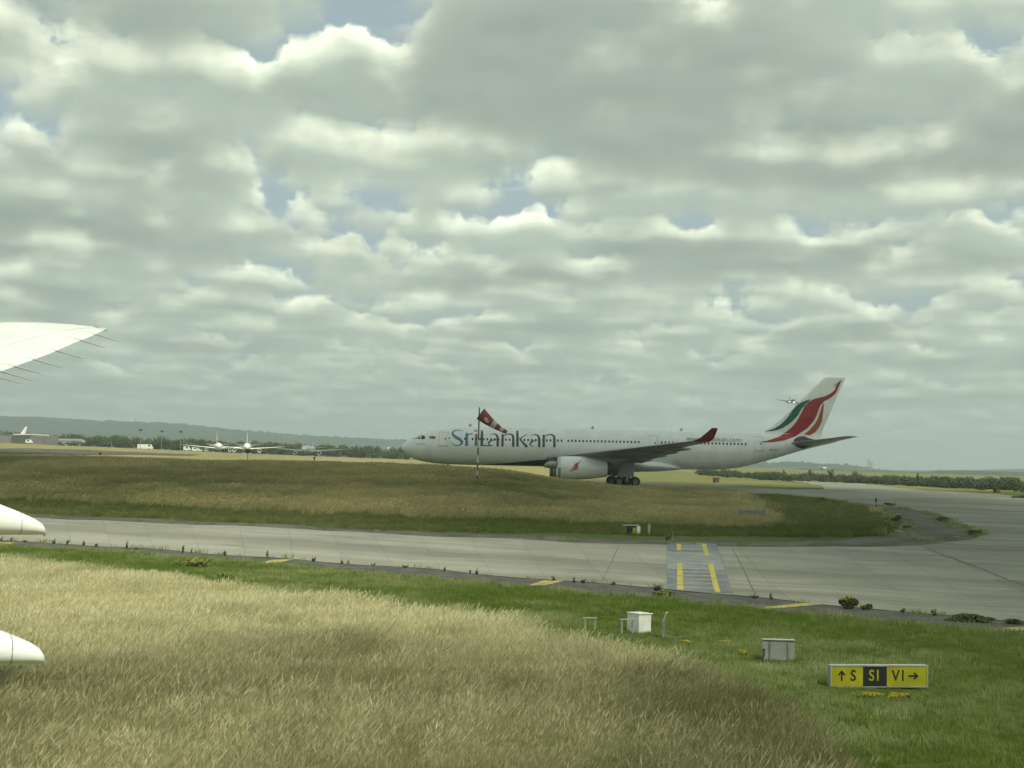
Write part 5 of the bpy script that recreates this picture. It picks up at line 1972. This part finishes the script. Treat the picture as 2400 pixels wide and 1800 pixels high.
def set_mat(o, m):
    if len(o.material_slots):
        o.material_slots[0].link = 'OBJECT'
        o.material_slots[0].material = m


def far_jet(loc, yaw, k, label, body, tail, group=None, gear=True, roll=0.0, pitch=0.0, stripe=True, wingm=None):
    t = thing('airliner', label, 'airliner', loc, yaw, group)
    t.rotation_euler = (roll, pitch, yaw)
    t.scale = (k, k, k)
    for src in PART_SRC:
        base = src.name.split('.')[0]
        c = src.copy()
        c.name = base
        COL.objects.link(c)
        c.parent = t
        set_mat(c, {'fin': tail, 'fuselage': body, 'belly_fairing': body, 'wing': wingm or body, 'tailplane': wingm or body, 'nacelle': body}.get(base, M_METAL))
        for g in src.children:
            if g.name.split('.')[0] in SUB_OK:
                d = g.copy()
                COL.objects.link(d)
                d.parent = c
        if base == 'fuselage' and stripe:
            o = obj('cheat_line', smesh, None, c)
    return t


def on_apron(px, Y):
    x = (px - CX) / FPX * Y
    # refine for roll of the camera
    return x, Y, ground(x, Y)


def park(px_c, Y, facing_deg, k, *a, **kw):
    """facing: direction of the nose, degrees clockwise from 'towards the camera'; positive turns it to the right of the picture"""
    x, y, z = on_apron(px_c, Y)
    th = math.radians(facing_deg)
    nose = Vector((math.sin(th), -math.cos(th), 0))
    yaw = math.atan2(-nose.y, -nose.x)
    # root sits at the nose: put the wing box at the pixel
    root = Vector((x, y, z)) + nose * (28 * k)
    return far_jet(root, yaw, k, *a, **kw)


PG = 'airliners parked on the far apron'
park(12, 700, -14, .56, 'white airliner behind the hangar with only its upright tail showing', M_PW, M_PW, PG)
park(166, 700, 55, .46, 'grey airliner in profile with its nose to the right, beyond the hangar', M_PG, M_PG, PG)
park(515, 700, 14, .62, 'white parked jet left of the red tail, seen from its front right', M_PW, M_PW, PG)
park(583, 650, 11, .62, 'nearest white parked jet, wings spread behind the dark crest lamp', M_PW, M_PW, PG)
park(548, 860, 10, .55, 'white parked jet with a red tail between the two white jets', M_PW, M_TR, PG)
park(609, 880, 14, .55, 'small white parked jet right behind the nearest white jet', M_PW, M_PW, PG)
park(726, 660, 1, .62, 'grey airliner seen head on with both engines showing', M_PG, M_PG, PG, stripe=False)
park(968, 900, 66, .50, 'low white airliner just left of and below the big jet nose', M_PW, M_PW, PG)
M_DARKJ = mat('approach_jet_shaded', (0.10, 0.105, 0.105), .5)  # shade of the jet seen from beneath, put into a darker grey
lp = at_depth(1851, 941, 1400)
th = math.radians(-3)
lj = far_jet(Vector((lp.x + 1.0, 1400 - 16, lp.z - 2.6)), math.atan2(1, -math.tan(th)), .57, 'airliner on final approach in the sky beside the tail fin, wheels down', M_DARKJ, M_DARKJ, None, roll=math.radians(6), stripe=False)
M_LAND = bpy.data.materials.new('landing_light')
M_LAND.use_nodes = True
k = NT(M_LAND.node_tree)
eo = k.n('ShaderNodeEmission')
eo.inputs[0].default_value = (1, .97, .85, 1)
eo.inputs[1].default_value = 14.0
k.t.links.new(eo.outputs[0], k.n('ShaderNodeOutputMaterial').inputs[0])
for (x, y, z) in ((22.4, -4.0, 3.6), (22.4, 4.0, 3.6), (5.5, 0, 2.6)):
    bm = bmesh.new()
    bmesh.ops.create_icosphere(bm, subdivisions=1, radius=.5, matrix=Matrix.Translation((x, y, z)))
    obj('landing_light', bm, M_LAND, lj)

# hangar at far left
x, y, z = on_apron(48, 600)
M_HW = mat('hangar_cladding', (0.20, 0.21, 0.21), .7, (0.16, 0.17, 0.17), .15)
M_HR = mat('hangar_roof', (0.66, 0.66, 0.62), .5, (0.58, 0.58, 0.54), .2)
M_HD = mat('hangar_door', (0.085, 0.09, 0.10), .6, (0.11, 0.115, 0.12), .2)
hg = thing('hangar', 'long grey hangar with a pale roof edge and dark doors at far left', 'building', (x, y, z - .3), math.radians(-6))
obj('wall', mbox(-14, 11, 0, 16, 0, 4.0, .05), M_HW, hg)
bm = bmesh.new()
box(bm, -2.2, 6.6, -.35, 16.3, 4.0, 4.5, Matrix.Rotation(math.radians(-1.2), 4, 'Y'))
obj('roof', bm, M_HR, hg)
for i, (a, c) in enumerate(((-3.4, -.6), (-.5, 2.3), (2.4, 5.2))):
    obj('door', mbox(a, c, -.12, -.01, 0, 3.5, .02), M_HD, hg)
obj('roof', mbox(-14.2, -3.6, -.2, 16.2, 4.02, 4.3, .02), M_HW, hg)


def van(px, Y, L, H, label, m=None, yaw=0.0):
    x, y, z = on_apron(px, Y)
    t = thing('service_van', label, 'van', (x, y, z), yaw, 'service vehicles on the far apron')
    bm = bmesh.new()
    pts = [(-L / 2, .35), (L / 2, .35), (L / 2, H * .55), (L / 2 - .5, H * .62), (L / 2 - 1.0, H), (-L / 2, H)]
    vs = [[bm.verts.new((a, w, c)) for a, c in pts] for w in (-.95, .95)]
    bm.faces.new(vs[0])
    bm.faces.new(vs[1][::-1])
    for i in range(len(pts)):
        bm.faces.new((vs[0][i], vs[1][i], vs[1][(i + 1) % len(pts)], vs[0][(i + 1) % len(pts)]))
    bmesh.ops.recalc_face_normals(bm, faces=bm.faces[:])
    obj('body', bm, m or M_CABW, t)
    obj('side_window', mbox(L / 2 - 2.0, L / 2 - 1.0, -.97, -.952, H * .6, H * .9), M_GLASSD, t)
    for wx_ in (-L * .3, L * .3):
        for wy in (-.85, .85):
            wheel(t, wx_, wy, .36, .36, .22)
    return t


van(73, 585, 2.6, 1.9, 'tiny white van in front of the hangar doors')
van(115, 640, 3.6, 2.0, 'small white van between the hangar and the grey jet')
van(345, 690, 7.5, 2.6, 'long white bus on the apron left of the lamp poles')
van(443, 650, 3.2, 2.2, 'white van below the left wing tip of the first parked jet')
van(462, 700, 3.0, 2.2, 'small white van, middle one under the left wing of the first parked jet')
van(475, 700, 3.0, 2.2, 'small white van nearest the engine of the first parked jet')


def lamp_pole(px, ptop, Y, label, head=.9, r=.12, cat='lamp pole', group=None):
    x = at_depth(px, ptop, Y)
    z = ground(x.x, Y)
    t = thing('lamp_pole', label, cat, (x.x, Y, z - .1), 0, group)
    h = max(x.z - z, 1.0)
    obj('pole', tube(bmesh.new(), [(0, 0, -.2), (0, 0, h)], [r, r * .7], 8), M_GALV, t)
    obj('lamp_head', mbox(-head / 2, head / 2, -.3, .3, h - .1, h + head * .55, .05), M_DARKM, t)
    return t


LG = 'lamp poles on the far apron'
lamp_pole(330, 1009, 640, 'tall apron lamp pole left of the tallest dark tree', 1.4, .14, group=LG)
lamp_pole(380, 1012, 650, 'tall apron lamp pole in front of the tallest dark tree', 1.4, .14, group=LG)
lamp_pole(424, 1013, 640, 'tall apron lamp pole right of the tallest dark tree', 1.4, .14, group=LG)
lamp_pole(98, 1022, 620, 'short apron pole at the right end of the hangar', .7, .14, group=LG)
lamp_pole(262, 1034, 640, 'short pale pole between the grey jet and the long bus', .7, .2, group=LG)
lamp_pole(581, 1058, 182, 'dark T shaped lamp on the crest below the nearest white jet', .7, .06)
lamp_pole(737, 1072, 180, 'short dark post on the crest below the grey head on jet', .25, .09)
lamp_pole(235, 1062, 186, 'small dark post on the crest at left', .3, .08)


def pylon(px, ptop, pbase, Y, label, w=5.0):
    top = at_depth(px, ptop, Y)
    base = at_depth(px, pbase, Y)
    t = thing('pylon', label, 'pylon', (base.x, Y, base.z), 0, 'lattice masts on the horizon')
    h = top.z - base.z
    bm = bmesh.new()
    for sx in (-1, 1):
        for sy in (-1, 1):
            tube(bm, [(sx * w / 2, sy * w / 2, 0), (sx * w * .12, sy * w * .12, h * .65), (sx * .3, sy * .3, h)], [.35, .25, .15], 4, False)
    for i in range(7):
        f = i / 7
        a = w / 2 * (1 - f * .8)
        for sy in (-1, 1):
            tube(bm, [(-a, sy * a, h * f), (a * .8, sy * a * .8, h * (f + .12))], .15, 4, False)
    obj('lattice', bm, M_GALV, t)
    bm = bmesh.new()
    for f, L in ((.62, 1.5), (.76, 1.2), (.9, .9)):
        tube(bm, [(-w * L, 0, h * f), (0, 0, h * f + .8), (w * L, 0, h * f)], [.1, .3, .1], 4, False)
    obj('cross_arms', bm, M_GALV, t)


pylon(2036, 1075, 1104, 2300, 'taller faint lattice mast on the right horizon')
pylon(2042, 1083, 1104, 2400, 'shorter faint lattice mast beside the taller one')
pylon(317, 980, 992, 4150, 'tiny mast on top of the wooded ridge at left', 3.0)
# bright roofed house far behind the tail
b = at_depth(1931, 1099, 1500)
t = thing('farmhouse', 'tiny building with a glinting roof among fields behind the tail', 'building', (b.x, 1500, b.z - 1), .5)
t.scale = (.45, .45, .45)
obj('wall', mbox(-5, 5, -4, 4, 0, 4, .05), M_HW, t)
bm = bmesh.new()
vs = [bm.verts.new(p) for p in ((-5.4, -4.4, 4.002), (5.4, -4.4, 4.002), (5.4, 4.4, 4.002), (-5.4, 4.4, 4.002), (-5.4, 0, 6.4), (5.4, 0, 6.4))]
for f in ((0, 1, 5, 4), (2, 3, 4, 5), (0, 4, 3), (1, 2, 5)):
    bm.faces.new([vs[i] for i in f])
obj('roof', bm, M_HR, t)

# ================================================================== air: thin haze over the whole airfield
bm = bmesh.new()
box(bm, -5600, 5600, -300, 9400, -30, 175)
hz = obj('haze', bm)
M_HAZE = bpy.data.materials.new('haze_air')
M_HAZE.use_nodes = True
k = NT(M_HAZE.node_tree)
vo = k.n('ShaderNodeVolumePrincipled')
vo.inputs['Color'].default_value = (0.80, 0.93, 0.98, 1)
vo.inputs['Density'].default_value = 2.1e-4
vo.inputs['Anisotropy'].default_value = 0.2
k.t.links.new(vo.outputs[0], k.n('ShaderNodeOutputMaterial').inputs['Volume'])
hz.data.materials.append(M_HAZE)
tag(hz, 'thin pale haze over the whole airfield', None, None, 'stuff')
hz.display_type = 'WIRE'

# ================================================================== unseen cumulus, shaped so that its shadow covers the rise and the right foreground
SHADE = [(21, 4), (19, 30), (16, 70), (2, 106), (-50, 130), (-140, 152), (-270, 170), (-280, 400), (-120, 370), (-30, 256), (42, 232), (66, 212), (68, 176), (80, 150), (120, 138), (200, 118), (200, 20), (120, -40), (36, -40)]
ALT = 900.0
off = SUN * (ALT / SUN.z)
A = np.array(SHADE, float)
lo, hi = A.min(0), A.max(0)
C = rng.random((2600, 2)) * (hi - lo) + lo
C = C[inpoly(C, [(a, b_) for a, b_ in SHADE])]
# keep lumps inside the outline
def edge_dist(P):
    D = np.full(len(P), 1e9)
    for i in range(len(A)):
        a, b_ = A[i], A[(i + 1) % len(A)]
        ab = b_ - a
        t = np.clip(((P - a) @ ab) / (ab @ ab), 0, 1)
        D = np.minimum(D, np.linalg.norm(P - (a + t[:, None] * ab), axis=1))
    return D
ed = edge_dist(C)
keep = []
for i in rng.permutation(len(C)):
    r = float(np.clip(ed[i] * 1.02, 6, 48))
    if ed[i] < 5:
        continue
    if all((C[i, 0] - C[j, 0]) ** 2 + (C[i, 1] - C[j, 1]) ** 2 > (min(r, q) * .62) ** 2 for j, q in keep):
        keep.append((i, r))
bm = bmesh.new()
for i, r in keep:
    zz = random.uniform(-3, 3)
    M = Matrix.Translation((C[i, 0] + off.x, C[i, 1] + off.y, ALT + zz + r * .25)) @ Matrix.Diagonal((r, r, r * random.uniform(.5, .9), 1))
    bmesh.ops.create_icosphere(bm, subdivisions=2, radius=1.0, matrix=M)
for v in bm.verts:
    d = Vector((math.sin(v.co.x * .11 + v.co.z * .2), math.sin(v.co.y * .13), math.sin(v.co.x * .09 - v.co.y * .12)))
    v.co += d * 2.2
    if v.co.z < ALT - 6:
        v.co.z = ALT - 6 + (v.co.z - ALT + 6) * .15
M_CLOUD = mat('cloud_white', (0.85, 0.86, 0.84), 1.0, spec=0.0)
cl = smooth(obj('cloud', bm, M_CLOUD))
tag(cl, 'cumulus cloud out of view, shaped to shade the rise and right foreground', None, None, 'stuff')
